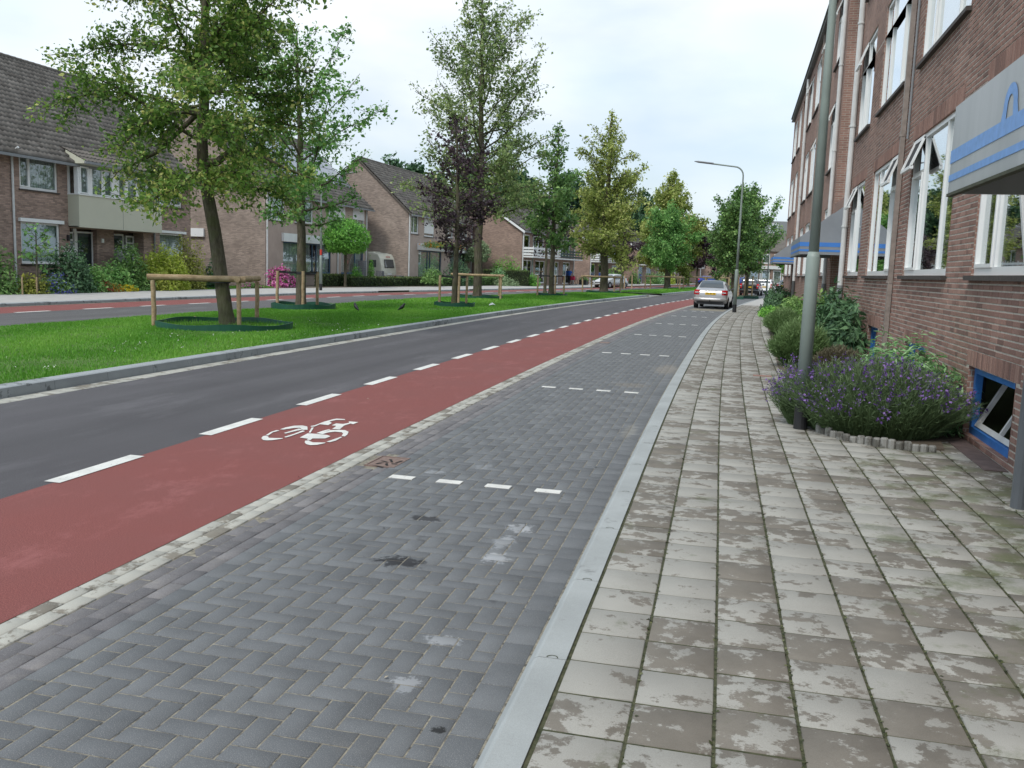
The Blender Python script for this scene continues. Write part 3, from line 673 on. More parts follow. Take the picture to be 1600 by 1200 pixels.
for k, a0, a1, s in wins:
    for fi, (z0, z1) in enumerate(floors):
        w_ = a1-a0; zt = z1-.52
        if k == 'B':
            # s=-1: vent panel at the far side; s=1: at the near side
            if s < 0: b1, b2 = a0+w_*.26, a1-w_*.27; va, vb = b2, a1
            else: b1, b2 = a0+w_*.27, a1-w_*.26; va, vb = a0, b1
            bars = (b1, b2)
        else:
            if s < 0: b1 = a1-w_*.34; va, vb = b1, a1; bars = (b1,)
            else: b1 = a0+w_*.34; b1 = a1-w_*.36; va, vb = b1, a1; bars = (b1,)
        sas = [(va+.035, vb-.035, z0+.08, zt-.02)]
        cur = None
        h_ = (ord(k)+fi*3+int(round(a0))) % 4
        if h_ in (0, 2) or fi > 0 and h_ == 3: cur = [(a0+.05, a0+w_*.35), (a1-w_*.2, a1-.05)]
        if h_ == 1: cur = [(a0+.05, a1-.05)]
        wn_ = window(MA, apt, a0, a1, z0, z1, bars, [(va, vb, zt)], .045, .062, curtain=cur, sashes=sas)
        if (fi == 0 and round(a0) in (12, 16, 20, 28)) or (fi == 1 and round(a0) in (20, 27, 35)) or (fi == 2 and round(a0) in (27, 31, 39, 47)):
            vent(MA, wn_, va+.03, vb-.03, z1-.05, zt-.0, .045)
window(MA, apt, -.6, 1.5, 1.8, 3.8, (.6,), (), .045, .062)
window(MA, apt, -.6, 1.5, 4.9, 6.88, (.6,), (), .045, .062)
# the open casement of the window beside the brown pipe
w_ = MB(MA); ring(w_, 0, .70, 0, 1.30, .05, -.02, .02)
oc = w_.build('open_casement', M_white, apt); oc.location = (.035+.0, 16.12-8, 1.9); oc.rotation_euler = (0, -R(9), 0)
# stairwell glazing and doors
for a0, a1 in stairs:
    zlo = 3.75 if a0 > 10 else 3.75
    mb = MB(MA); ring(mb, a0, a1, zlo, 9.9, .07, -.34, -.26)
    n_ = 5
    for q in range(1, n_): mb.box(a0+(a1-a0)*q/n_-.03, a0+(a1-a0)*q/n_+.03, -.335, -.265, zlo+.07, 9.83)
    for q in range(1, 8): zz = zlo+6.15*q/8; mb.box(a0+.07, a1-.07, -.33, -.27, zz-.035, zz+.035)
    g_ = mb.build('stair_glazing', M_white, apt); MB(MA).box(a0+.03, a1-.03, -.31, -.30, zlo+.03, 9.87).build('pane', M_glass, g_)
    mb = MB(MA); b0, b1 = a0+.4, a1-.4; ring(mb, b0, b1, .1, 2.68, .07, -.5, -.42); mb.box((b0+b1)/2-.04, (b0+b1)/2+.04, -.495, -.425, .17, 2.6); mb.box(b0+.07, b1-.07, -.49, -.43, .17, .5)
    d_ = mb.build('entrance_door', M_white, apt); MB(MA).box(b0+.04, b1-.04, -.47, -.46, .2, 2.6).build('pane', M_glass, d_)
# basement windows
for i, (a0, a1, z0, z1) in enumerate(base_w):
    mb = MB(MA); ring(mb, a0, a1, z0, z1, .075, -.13, -.06)
    w_ = mb.build('basement_window', M_blue, apt)
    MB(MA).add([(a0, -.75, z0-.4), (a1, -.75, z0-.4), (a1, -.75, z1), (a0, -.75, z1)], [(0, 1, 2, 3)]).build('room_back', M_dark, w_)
    if i == 0:
        # tilted inner sash, hinged along the bottom
        mb = MB(); L_ = a1-a0-.16; ring(mb, 0, L_, 0, .60, .055, -.02, .02); mb.box(L_*.45-.02, L_*.45+.02, -.018, .018, .055, .55)
        sh = mb.build('tilted_sash', M_whitepipe, w_)
        sh.location = (.20, a0+.08-8, z0+.08); sh.rotation_euler = (R(0), R(0), R(90)); sh.rotation_mode = 'XYZ'
        sh.matrix_local = Matrix.Translation((.105, a0+.08-8, z0+.08)) @ Matrix.Rotation(R(27), 4, 'Y') @ Matrix.Rotation(R(90), 4, 'Z')
        pn = MB().box(.05, L_-.05, -.004, .004, .05, .56).build('pane', simple('frosted_pane', (.07, .075, .075), .25), w_)
        pn.matrix_local = sh.matrix_local.copy()
    else: MB(MA).box(a0+.05, a1-.05, -.11, -.10, z0+.05, z1-.05).build('pane', M_glass, w_)
MB(MA).box(8.55, 10.2, .003, .20, .0, .088).build('window_step', simple('purple_stone', (.13, .095, .088), .85, .25, 10, bump=.3), apt)
for k_ in range(26): 
    mb = MB(MA); mb.cur = random.random(); mb.box(8.0+k_*.0, 8.0, 0, 0, 0, 0) if 0 else None
# downpipes
def pipe(u, d, z0, z1, r, m, foot=None, box=False):
    mb = MB(MA)
    if box: mb.box(u-r, u+r, d-r*.8, d+r*.8, z0, z1)
    else: mb.tube([(u, d, z0), (u, d, z1)], r, 10)
    for zz in np.arange(z0+1.4, z1, 2.3): mb.tube([(u, d, zz-.02), (u, d, zz+.02)], r*1.25, 10)
    p_ = mb.build('downpipe', m, apt, smooth=False)
    if foot: MB(MA).tube([(u, d, .05), (u, d, z0+.02)], r*1.15, 10).build('pipe_foot', foot, p_)
pipe(15.62, .045, .3, 10.2, .043, M_brownpipe, None, True)
pipe(34.4, .045, .3, 10.2, .043, M_brownpipe, None, True)
pipe(22.72, .075, 1.55, 10.2, .062, M_whitepipe, M_zinc)
pipe(26.95, .075, 1.55, 10.2, .055, M_whitepipe, M_zinc)
pipe(41.8, .075, 1.55, 10.2, .062, M_whitepipe, M_gutterm)
pipe(15.30, .02, 3.9, 10.2, .018, M_zinc)
# roof edge and roof
mb = MB(MA); mb.box(-6.2, 53.6, -.1, .16, ZT-.02, ZT+.02); mb.add([(-6.2,.02,ZT+.02),(53.6,.02,ZT+.02),(53.6,.20,ZT+.16),(-6.2,.20,ZT+.16),(-6.2,.17,ZT+.16),(53.6,.17,ZT+.16),(-6.2,-.06,ZT+.16),(53.6,-.06,ZT+.16)], [(0,1,2,3),(2,3,4,5),(0,1,7,6),(0,3,6),(1,2,7)])
mb.build('gutter', M_gutterm, apt)
MB(MA).add([(-6.2,-.05,ZT+.12),(53.6,-.05,ZT+.12),(53.6,-5,ZT+2.6),(-6.2,-5,ZT+2.6),(-6.2,-10.2,ZT+.1),(53.6,-10.2,ZT+.1)], [(0,1,2,3),(3,2,5,4)]).build('roof', M_roof, apt)
# entrance canopies: front panel, two sloped side panels, stripes
def canopy(a0, a1, dd, zb, zf, zw, body, stripe, dark, logo=False, zs=((.06, .14), (.22, .33))):
    mb = MB(MA); mb.box(a0, a1, dd-.03, dd, zb, zf)
    side = [(0, zb), (dd-.03, zb), (dd-.03, zf), (0, zw)]
    for ua, ub in ((a0, a0+.03), (a1-.03, a1)):
        mb.add([(ua, d_, z_) for d_, z_ in side]+[(ub, d_, z_) for d_, z_ in side], [(0,1,2,3),(4,5,6,7),(0,1,5,4),(1,2,6,5),(2,3,7,6),(3,0,4,7)])
    mb.add([(a0+.03, 0, zw-.02), (a1-.03, 0, zw-.02), (a1-.03, dd-.03, zf-.02), (a0+.03, dd-.03, zf-.02)], [(0, 1, 2, 3)])
    c_ = mb.build('canopy', body, apt)
    sm = MB(MA)
    for s0, s1 in zs:
        sm.box(a0-.004, a1+.004, dd, dd+.004, zb+s0, zb+s1)
        for ua, ub in ((a0-.004, a0), (a1, a1+.004)): sm.box(ua, ub, .0, dd, zb+s0, zb+s1)
    sm.build('stripe', stripe, c_)
    MB(MA).box(a0, a1, dd-.035, dd+.01, zb-.022, zb).build('edge_trim', dark, c_)
    if logo:
        # loop standing on the upper stripe
        cu, czz, H_ = 6.06, zb+zs[1][1], .20; n_ = 20; V = []; 
        for i in range(n_+1):
            th = math.pi*(i/n_); hw = .145
            V += [(cu+hw*math.cos(th), dd+.004, czz+.07+.13*math.sin(th)), (cu+hw*.42*math.cos(th), dd+.004, czz+.07+.065*math.sin(th))]
        F = [(2*i, 2*i+2, 2*i+3, 2*i+1) for i in range(n_)]
        lg = MB(MA); lg.add(V, F); hw = .145
        lg.poly([(cu+hw, dd+.004, czz+.07), (cu+hw*.42, dd+.004, czz+.07), (cu+hw*.5, dd+.004, czz), (cu+hw*1.25, dd+.004, czz)])
        lg.poly([(cu-hw, dd+.004, czz+.07), (cu-hw*.42, dd+.004, czz+.07), (cu-hw*.5, dd+.004, czz), (cu-hw*1.25, dd+.004, czz)])
        lg.build('loop_emblem', stripe, c_)
    return c_
canopy(4.25, 7.58, .90, 2.385, 3.03, 3.15, M_canalu, M_canblue1, simple('algae_edge', (.06, .065, .04), .9, .3, 12), True, ((.088, .137), (.223, .320)))
canopy(22.85+.0, 26.6, 1.05, 2.28, 2.70, 3.52, M_canopy, M_canblue, M_gutterm, False, ((.07, .12), (.19, .29)))
canopy(41.9, 45.7, 1.0, 2.32, 2.66, 3.42, M_canopy, M_canblue, M_gutterm, False, ((.07, .12), (.19, .28)))
cp = MB(); cp.tube([(0, 0, .08), (0, 0, 2.38)], .058, 14)
post = cp.build('canopy_post', M_greypost, None, smooth=False, label='round grey metal post standing on the tiles at the right edge under the striped canopy', cat='post'); post.location = (2.10, 7.16, 0)
MB().tube([(0, 0, .078), (0, 0, .086)], .10, 14).build('collar', M_cream, post)
MB().tube([(0, 0, 2.30), (0, 0, 2.384)], .08, 14).build('cap', M_greypost, post)

# ================================================================== street lamps
def lamp(loc, H, arm, az, label, group='street lamps', r0_=.071, r1_=.053, zt=1.86, top=True, sticker=False):
    t_ = empty('street_lamp', loc, 0, label, 'street lamp', group)
    MB().tube([(0,0,0),(0,0,.36)], r0_*1.04, 16).build('base_sleeve', M_black, t_)
    MB().tube([(0,0,.36),(0,0,zt),(0,0,zt+.06)], [r0_, r0_*.98, r1_], 18).build('lower_pole', M_pole, t_, smooth=True)
    ax, ay = math.cos(az), math.sin(az); pts = [(0,0,zt+.06), (0,0,H*.6), (0,0,H-.45)]
    for q in range(1, 6):
        th = q/5*math.pi/2; pts.append((ax*.4*(1-math.cos(th)), ay*.4*(1-math.cos(th)), H-.45+.4*math.sin(th)))
    pts.append((ax*arm, ay*arm, H+.06))
    rr = [r1_, r1_*.8]+[r1_*.55]*(len(pts)-2)
    MB().tube(pts, rr, 14).build('upper_pole', M_pole, t_, smooth=True)
    h = MB(); L_ = .85; sx = (0, .08, .45, .8, 1); sw = (.03, .07, .12, .09, .02); vs = []
    for a_, w_ in zip(sx, sw):
        for q in range(8):
            th = 2*math.pi*q/8; x = ax*(arm+a_*L_)-ay*w_*math.cos(th); y = ay*(arm+a_*L_)+ax*w_*math.cos(th)
            vs.append((x, y, H+.07+a_*.10+.045*math.sin(th)*(1 if a_ < .9 else .3)))
    h.add(vs, [(i*8+q, i*8+(q+1) % 8, (i+1)*8+(q+1) % 8, (i+1)*8+q) for i in range(4) for q in range(8)]+[tuple(range(8)), tuple(range(32, 40))])
    h.build('lamp_head', M_zinc, t_, smooth=True)
    MB().box(-.004, .004, -.035, .035, .75, .95) if 0 else None
    if sticker: MB().tube([(0,0,1.95),(0,0,2.25)], r1_*1.06, 12).build('red_band', simple('red_sign_paint', (.55,.05,.03), .5), t_)
    return t_
lamp((.745, 10.12, .07), 6.6, 1.35, math.pi, 'tall grey green street lamp rising out of the lavender beside the sidewalk')
lamp((-.14+.0, 41.5, .07), 6.45, 1.3, math.pi, 'street lamp with curved arm on the sidewalk edge just past the silver car', r0_=.085, r1_=.062)
lamp((2.15, 75, .07), 6.2, 1.2, math.pi, 'far street lamp with curved arm beside the parked black car')
lamp((-22.55, 46.0, .1), 6.3, 1.3, 0, 'thin street lamp with red band before the house with roller shutters', r0_=.08, r1_=.06, sticker=True)
lamp((-19.1, 83.5, .1), 6.3, 1.3, 0, 'thin grey street lamp by the tall hedge across the road', r0_=.08, r1_=.06)
lamp((-13.25, 122, .1), 6.3, 1.3, 0, 'distant street lamp before the far row of balconies', r0_=.08, r1_=.06)

# ================================================================== houses across the road
# house frame: local x along the facade (away from the camera), local y outward to the street is negative; M maps (u, d, z) with d outward
def ML(u, d, z): return (u, -d, z)
def house(P0, P1, depth, eave, ridge, mat, label, rt=.30, name='terraced_house', roofm=None, eave2=None, over=.35, holes_=(), verge=None, step=None, tiles=True, gable_mat=None, group='houses across the road', ridge_pos=None):
    L = math.hypot(P1[0]-P0[0], P1[1]-P0[1]); rz = math.atan2(P1[1]-P0[1], P1[0]-P0[0])
    h = empty(name, (P0[0], P0[1], .1), rz, label, 'house', group)
    e = eave; rd = ridge_pos or depth/2
    w = wall_grid(ML, 0, L, -.1, e, list(holes_))
    wo_ = w.build('wall', mat, h)
    g = MB(ML)
    for u in (0, L):
        g.add([(u, 0, -.1), (u, -depth, -.1), (u, -depth, e), (u, -rd, ridge-.12), (u, 0, e)], [(0, 1, 2, 3, 4)])
    g.add([(0, -depth, -.1), (L, -depth, -.1), (L, -depth, e), (0, -depth, e)], [(0, 1, 2, 3)])
    g.build('gable_wall', gable_mat or mat, h)
    # dark floor between storeys keeps rooms dark
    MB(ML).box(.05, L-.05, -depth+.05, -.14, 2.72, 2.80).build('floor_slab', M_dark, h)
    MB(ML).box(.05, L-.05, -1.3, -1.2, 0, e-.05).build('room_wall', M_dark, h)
    # tiled roof: overlapping courses with a wave across, both slopes
    sl = (ridge-e)/rd; o = .22
    f0 = (over, e-over*sl+.05); ln = math.hypot(rd+over, (rd+over)*sl)
    def slope(front):
        pitch = .33; n = int(ln/pitch); ua, ub = -o, L+o; colw = .24; m = int((ub-ua)/colw); 
        V = []; F = []; Rr = []
        if front and tiles:
            nx = m*3+1
            xs = np.linspace(ua, ub, nx); wave = .028*np.cos(np.arange(nx)*2*math.pi/3)
            for i in range(n):
                t0, t1 = i/n, min(1, (i+1.06)/n)
                for (t_, lift) in ((t0, .075), (t1, .0)):
                    d = over-(rd+over)*t_; zz = e-over*sl+.05+(rd+over)*sl*t_
                    V.append(np.stack([xs, np.full(nx, -d), zz+lift+wave+rng.normal(0, .003, nx)], 1))
                # riser of the course
                d = over-(rd+over)*t0; zz = e-over*sl+.05+(rd+over)*sl*t0
                V.append(np.stack([xs, np.full(nx, -d+.004), np.full(nx, zz-.01)], 1))
                b = i*3*nx; k = np.arange(nx-1)
                F.append(np.stack([b+k, b+k+1, b+nx+k+1, b+nx+k], 1)); F.append(np.stack([b+2*nx+k, b+2*nx+k+1, b+k+1, b+k], 1))
                r_ = np.repeat(rng.random(m), 3)[:nx-1]; Rr += [r_, r_]
            return arr_mesh('roof_tiles', np.concatenate(V), np.concatenate(F), np.concatenate(Rr))
        return None
    me = slope(True)
    rf = MB(ML); th = .10
    d0, z0 = over, e-over*sl; d1, z1 = -rd, ridge
    rf.add([(-o, d0, z0), (L+o, d0, z0), (L+o, d1, z1), (-o, d1, z1), (-o, d0, z0-th), (L+o, d0, z0-th), (L+o, d1, z1-th), (-o, d1, z1-th)], [(0,1,2,3),(4,7,6,5),(0,4,5,1),(1,5,6,2),(3,7,4,0)])
    d2, z2 = -depth-over, e-over*(ridge-e)/(depth-rd)
    rf.add([(-o, d1, z1), (L+o, d1, z1), (L+o, d2, z2), (-o, d2, z2), (-o, d1, z1-th), (L+o, d1, z1-th), (L+o, d2, z2-th), (-o, d2, z2-th)], [(0,1,2,3),(4,7,6,5),(1,5,6,2),(3,7,4,0),(2,6,7,3)])
    ro = rf.build('roof', roofm or M_roof, h)
    if me is not None: obj('roof_tiles', me, roofm or M_roof, ro, kind='stuff')
    rt_ = MB(ML)
    for q in range(int(L/.38)): rt_.tube([(q*.38-.1, -rd, ridge+.04), (q*.38+.29, -rd, ridge+.055)], .11, 7)
    rt_.build('ridge_tiles', roofm or M_roof, ro)
    if verge is not None:
        for u in (-o-.03, L+o):
            vb = MB(ML); vb.add([(u, d0, z0-.2), (u+.03, d0, z0-.2), (u+.03, d0, z0+.03), (u, d0, z0+.03), (u, d1, z1-.2), (u+.03, d1, z1-.2), (u+.03, d1, z1+.04), (u, d1, z1+.04)], [(0,1,2,3),(0,4,5,1),(3,2,6,7),(0,3,7,4),(1,5,6,2)])
            vb.build('verge_board', verge, ro)
    gt = MB(ML); gt.box(-o, L+o, over-.02, over+.10, z0-.10, z0+.01); gt.build('gutter', M_zinc, ro)
    return h, L
def hwin(h, u0, u1, z0, z1, bars=(), fm=None, cur=True, dp=.07, fw=.075, trans=(), sashes=(), sill=True, sm=None, d0=0, gm_=None, cm=None):
    M = (lambda u, d, z: (u, -d-d0, z)) if d0 else ML
    return window(M, h, u0, u1, z0, z1, bars, trans, dp, fw, fm or M_white, gm_ or M_glassh, [(u0+.04, u1-.04)] if cur is True else (cur or None), sill, sm, cm, sashes)
M_curtw = simple('white_blind', (.55, .60, .60), .8, .05, 1)
M_darkdoor = simple('dark_green_door', (.016, .026, .028), .35)

# ---- house 1 (nearest, with the cream bay)
y0h = 21.0; Hs = [(9.44, 11.52, 4.07, 5.49, .12), (9.42, 11.55, 1.10, 2.77, .12), (18.35, 20.2, 4.07, 5.49, .12), (18.35, 20.3, 1.10, 2.72, .12),
                  (7.0, 8.05, .9, 2.75, .12), (12.15, 17.75, .02, 2.66, .9), (4.9, 6.9, 4.07, 5.49, .12), (1, 4, 1.1, 2.77, .12), (1, 4, 4.07, 5.49, .12)]
h1, L1 = house((-28, y0h), (-28, 41.95), 10.4, 5.72, 10.35, M_hbrick, 'nearest brown brick house with cream bay and big dark tiled roof, far left', holes_=Hs, over=.45)
hwin(h1, 9.44, 11.52, 4.07, 5.49, (10.02,), sashes=[(9.49, 9.98, 4.16, 5.42)])
hwin(h1, 9.42, 11.55, 1.10, 2.77, (), cur=True, cm=M_curtw)
MB(ML).box(9.3, 11.7, .0, .12, 2.78, 2.92).build('awning_box', M_white, h1)
hwin(h1, 18.35, 20.2, 4.07, 5.49, (19.35,), sashes=[(19.4, 20.15, 4.16, 5.42)])
hwin(h1, 18.35, 20.3, 1.10, 2.72, ())
MB(ML).box(18.2, 20.4, .0, .12, 2.74, 2.86).build('awning_box', M_white, h1)
hwin(h1, 7.0, 8.05, .9, 2.75, ()); hwin(h1, 4.9, 6.9, 4.07, 5.49, (5.5,)); hwin(h1, 1, 4, 1.1, 2.77, ()); hwin(h1, 1, 4, 4.07, 5.49, (2.5,))
# cream bay, projecting .55 m, over the entrances
by0, by1, bd = 12.08, 17.75, .55
mb = MB(ML); mb.box(by0, by1, bd-.06, bd, 2.70, 4.06); mb.box(by0, by0+.05, 0, bd-.06, 2.70, 4.06); mb.box(by1-.05, by1, 0, bd-.06, 2.70, 4.06); mb.box(by0, by1, 0, bd-.06, 2.70, 2.74)
bayo = mb.build('bay_panel', M_cream_p, h1)
MB(ML).box((by0+by1)/2-.008, (by0+by1)/2+.008, bd, bd+.003, 2.72, 4.05).build('panel_joint', M_greypost, bayo)
MB(ML).box(by0-.02, by1+.02, -.02, bd+.05, 4.06, 4.11).build('bay_sill', M_white, bayo)
bw = MB(ML); zt_, zb_ = 5.36, 4.11
edges = [by0+.0, by0+.62, by0+1.55, by0+2.15, by0+2.62, by0+3.35, by0+4.1, by0+4.72, by0+5.2, by1]
M_bay = lambda u, d, z: (u, -d-bd, z)
panes = [(12.20, 12.72, 1), (12.95, 13.60, 0), (13.68, 14.22, 1), (14.62, 15.12, 1), (15.30, 15.93, 0), (16.02, 16.62, 1), (16.85, 17.60, 0)]
cur = by0
prev = by0
for a_, b_, s_ in panes:
    bw.box(prev, a_, bd-.10, bd-.02, zb_, zt_); prev = b_
bw.box(prev, by1, bd-.10, bd-.02, zb_, zt_); bw.box(by0, by1, bd-.11, bd-.015, zt_-.10, zt_+.02); bw.box(by0, by0+.06, 0, .10, zb_, zt_); bw.box(by0, by0+.06, bd-.22, bd-.10, zb_, zt_); bw.box(by0, by0+.06, .10, bd-.22, zt_-.12, zt_); bw.box(by1-.06, by1, 0, bd-.10, zb_, zt_)
bw.build('bay_post', M_white, bayo)
for a_, b_, s_ in panes:
    mb = MB(ML); ring(mb, a_, b_, zb_+.02, zt_-.10, .055 if s_ else .03, bd-.09, bd+.005 if s_ else bd-.03)
    w_ = mb.build('window', M_white, h1); MB(ML).box(a_+.02, b_-.02, bd-.06, bd-.052, zb_+.03, zt_-.12).build('pane', M_glassh, w_)
    n = int((b_-a_)/.04); mb = MB(ML); vs = []
    for i in range(n+1): vs += [(a_+(b_-a_)*i/n, bd-.16-.02*math.sin(i*1.9), zb_+.04), (a_+(b_-a_)*i/n, bd-.16-.02*math.sin(i*1.9+.3), zt_-.1)]
    mb.add(vs, [(2*i, 2*i+2, 2*i+3, 2*i+1) for i in range(n)]); mb.build('curtain', M_curtain, w_)
MB(ML).box(by0+.02, by0+.03, .1, bd-.22, zb_, zt_-.1).build('side_pane', M_glassh, bayo)
# roof skirt over the bay
sl1 = (10.35-5.72)/5.2
mb = MB(ML)
dA, dB = 0.30, bd+.42
zA, zB = 5.72, 5.44
nx = int((by1-by0+.4)/.08)+1; xs = np.linspace(by0-.07, by1+.07, nx)
for q in range(3):
    t0, t1 = q/3, (q+1.08)/3
    dd0, dd1 = dB+(-.30-dB)*t0, dB+(-.30-dB)*t1; z0_, z1_ = zB+(6.05-zB)*t0, zB+(6.05-zB)*t1
    wv = .024*np.cos(np.arange(nx)*2*math.pi/3)
    vs = [(x, dd0, z0_+.05+w__) for x, w__ in zip(xs, wv)]+[(x, dd1, z1_+w__) for x, w__ in zip(xs, wv)]+[(x, dd0, z0_-.02) for x in xs]
    mb.add(vs, [(i, i+1, nx+i+1, nx+i) for i in range(nx-1)]+[(2*nx+i, 2*nx+i+1, i+1, i) for i in range(nx-1)])
mb.add([(by0-.06, dB, zB-.03), (by1+.06, dB, zB-.03), (by1+.06, 0, 5.5), (by0-.06, 0, 5.5)], [(0, 1, 2, 3)])
mb.build('bay_roof', M_roof, h1)
MB(ML).box(by0-.1, by1+.1, dB-.02, dB+.08, zB-.09, zB+.01).build('gutter', M_zinc, h1)
MB(ML).add([(by0-.02, 0, 5.36), (by0-.02, dB, 5.36), (by0-.02, dB, zB+.02), (by0-.02, 0, 5.92), (by0-.06, 0, 5.36), (by0-.06, dB, 5.36), (by0-.06, dB, zB+.02), (by0-.06, 0, 5.92)], [(0,1,2,3),(4,5,6,7),(0,1,5,4),(1,2,6,5),(2,3,7,6)]).build('bay_cheek', M_cream_p, h1)
MB(ML).box(by0-.02, by1+.02, 0, dB-.03, 5.34, 5.38).build('bay_soffit', M_cream_p, h1)
# entrances, set back under the bay
def door(parent, u0, u1, z1, d, m, M=ML):
    mb = MB(M); ring(mb, u0, u1, .02, z1, .07, d-.05, d+.03); f_ = mb.build('door_frame', M_white, parent)
    mb = MB(M); mb.box(u0+.07, u1-.07, d-.03, d+.0, .04, z1-.08); dd = mb.build('door', m, f_)
    mb = MB(M); mb.box(u0+.17, u1-.17, d+.0, d+.012, z1-.55, z1-.22); mb.box(u0+.17, u1-.17, d+.0, d+.012, z1-.95, z1-.62); mb.build('door_light', M_glassh, f_)
    MB(M).box((u0+u1)/2-.18, (u0+u1)/2+.18, d+.0, d+.02, .98, 1.07).build('letter_plate', M_zinc, f_)
    return f_
MB(ML).box(12.15, 17.75, -.92, -.88, 0, 2.66).build('entrance_wall', M_hbrick, h1)
door(h1, 13.15, 14.2, 2.55, -.55, M_darkdoor); door(h1, 15.35, 16.3, 2.55, -.55, M_darkdoor)
hwin(h1, 12.4, 13.0, .3, 2.5, (), d0=-.45, trans=[(12.4, 13.0, 2.15)], cm=M_curtw); hwin(h1, 16.45, 17.05, .3, 2.5, (), d0=-.45, trans=[(16.45, 17.05, 2.15)])
MB(ML).box(12.95, 13.15, -.58, -.50, 0, 2.66).build('door_post', M_white, h1); MB(ML).box(14.2, 15.35, -.60, -.30, 0, 2.66).build('pier', M_hbrick, h1)
MB(ML).box(17.1, 17.75, -.60, -.02, 0, 2.66).build('pier', M_hbrick, h1)
MB(ML).tube([(9.03, .06, 0), (9.03, .06, 5.45), (9.03, .38, 5.62)], .045, 8).build('downpipe', M_whitepipe, h1)
MB(ML).tube([(17.85, .06, 0), (17.85, .06, 2.7)], .045, 8).build('downpipe', M_zinc, h1)
MB(ML).box(14.45, 14.6, -.29, -.24, 2.1, 2.28).build('house_number', M_white, h1)
MB(ML).box(11.95, 12.05, .0, .1, 2.1, 2.35).build('wall_lamp', M_black, h1)
# trellis
tr = empty('trellis', (-27.97, 32.65, .1), R(90), 'white diamond lattice trellis on the brick beside the front door', 'trellis')
for k in range(-5, 7):
    for s in (-1, 1):
        a0, a1 = (k*.16, k*.16+s*1.0); z0, z1 = .9, 1.9
        pts = [(a0, z0), (a1, z1)]
        # clip to 0..0.75
        def lerp(t): return (a0+(a1-a0)*t, z0+(z1-z0)*t)
        ts = sorted([max(0, min(1, (0-a0)/(a1-a0))), max(0, min(1, (.75-a0)/(a1-a0)))])
        if ts[1]-ts[0] < .08: continue
        p, q = lerp(ts[0]), lerp(ts[1]); MB().tube([(p[0], -.02-.008*s, p[1]), (q[0], -.02-.008*s, q[1])], .010, 4).build('lath', M_white, tr)
# folded parasol / garden cover
cv = MB(); cv.tube([(0,0,.1),(0,0,.5),(0,0,1.1),(0,0,1.7),(0,0,1.86)], [.18,.27,.26,.22,.08], 10)
cvo = cv.build('covered_chairs', simple('grey_striped_cover', (.26, .25, .24), .9, .3, 14), None, smooth=True, label='grey striped cover over stacked garden chairs between the two front doors', cat='garden cover'); cvo.location = (-27.85, 36.1, .1)

# ---- house 2: pinkish facade, white roller shutters, solar panels
Hs = [(.35, 2.4, 4.0, 5.45, .1), (3.75, 6.25, 4.0, 5.5, .1), (8.55, 11.3, 3.7, 5.75, .06), (12.6, 14.7, 3.7, 5.75, .06), (2.2, 9.0, .75, 2.75, .12), (10.7, 14.6, .75, 2.75, .12)]
h2, L2 = house((-27.8, 49.25), (-27.8, 64.6), 10.2, 5.95, 10.5, M_render, 'pinkish house with white roller shutters, blue frames and solar panels behind the round tree', holes_=Hs, gable_mat=M_hbrick2, over=.40)
hwin(h2, .35, 2.4, 4.0, 5.45, (.85,), sashes=[(.9, 2.34, 4.09, 5.39)]); hwin(h2, 3.75, 6.25, 4.0, 5.5, (5.0,), sashes=[(5.05, 6.19, 4.09, 5.44)])
for a_, b_ in ((8.55, 11.3), (12.6, 14.7)):
    hwin(h2, a_, b_, 3.7, 5.75, ((a_+b_)/2,)); MB(ML).box(a_-.1, b_+.1, 0, .17, 5.60, 5.80).build('shutter_box', M_white, h2)
    for q in range(17): MB(ML).box(a_+.03, b_-.03, -.01, .012, 4.76+q*.05, 4.805+q*.05).build('shutter_slat', M_white, h2)
hwin(h2, 2.2, 9.0, .75, 2.75, (4.4, 6.3, 6.9, 7.8), fm=M_bframe, fw=.08, cur=[(2.3, 4.4), (4.8, 6.2), (7.0, 8.9)]); MB(ML).box(2.0, 9.3, 0, .16, 2.76, 3.28).build('shutter_box', M_white, h2)
hwin(h2, 10.7, 14.6, .75, 2.75, (11.6, 13.2), fm=M_bframe, fw=.09, cur=[(10.8, 11.5), (13.3, 14.5)]); MB(ML).box(10.6, 14.75, 0, .15, 2.76, 3.2).build('shutter_box', M_white, h2)
for u, m in ((.12, M_whitepipe), (10.0, M_whitepipe), (15.0, M_whitepipe)): MB(ML).tube([(u, .06, 0), (u, .06, 5.7 if u != 10 else 2.7)], .055, 8).build('downpipe', m, h2)
sl2 = (10.5-5.95)/5.1
for r_ in range(2):
    for c_ in range(7):
        u = 3.6+c_*1.68; t0 = 1.25+r_*1.45
        f = lambda t_, u_: (u_, .0-t_, 5.95+t_*sl2+.16)
        mb = MB(ML); v = [f(t0, u), f(t0, u+1.62), f(t0+1.4, u+1.62), f(t0+1.4, u)]; mb.add(v+[(a_, b_, c__-.05) for a_, b_, c__ in v], [(0,1,2,3),(0,4,5,1),(1,5,6,2),(2,6,7,3),(3,7,4,0)])
        mb.build('solar_panel', M_solar, h2)
# poster and red marks behind the big window
MB(ML).box(6.35, 6.85, -.30, -.29, .95, 1.85).build('window_poster', M_white, h2)
for q in range(3): MB(ML).box(11.7+q*.33, 11.9+q*.33, -.30, -.29, 1.5, 1.75).build('window_sticker', L_redp, h2)

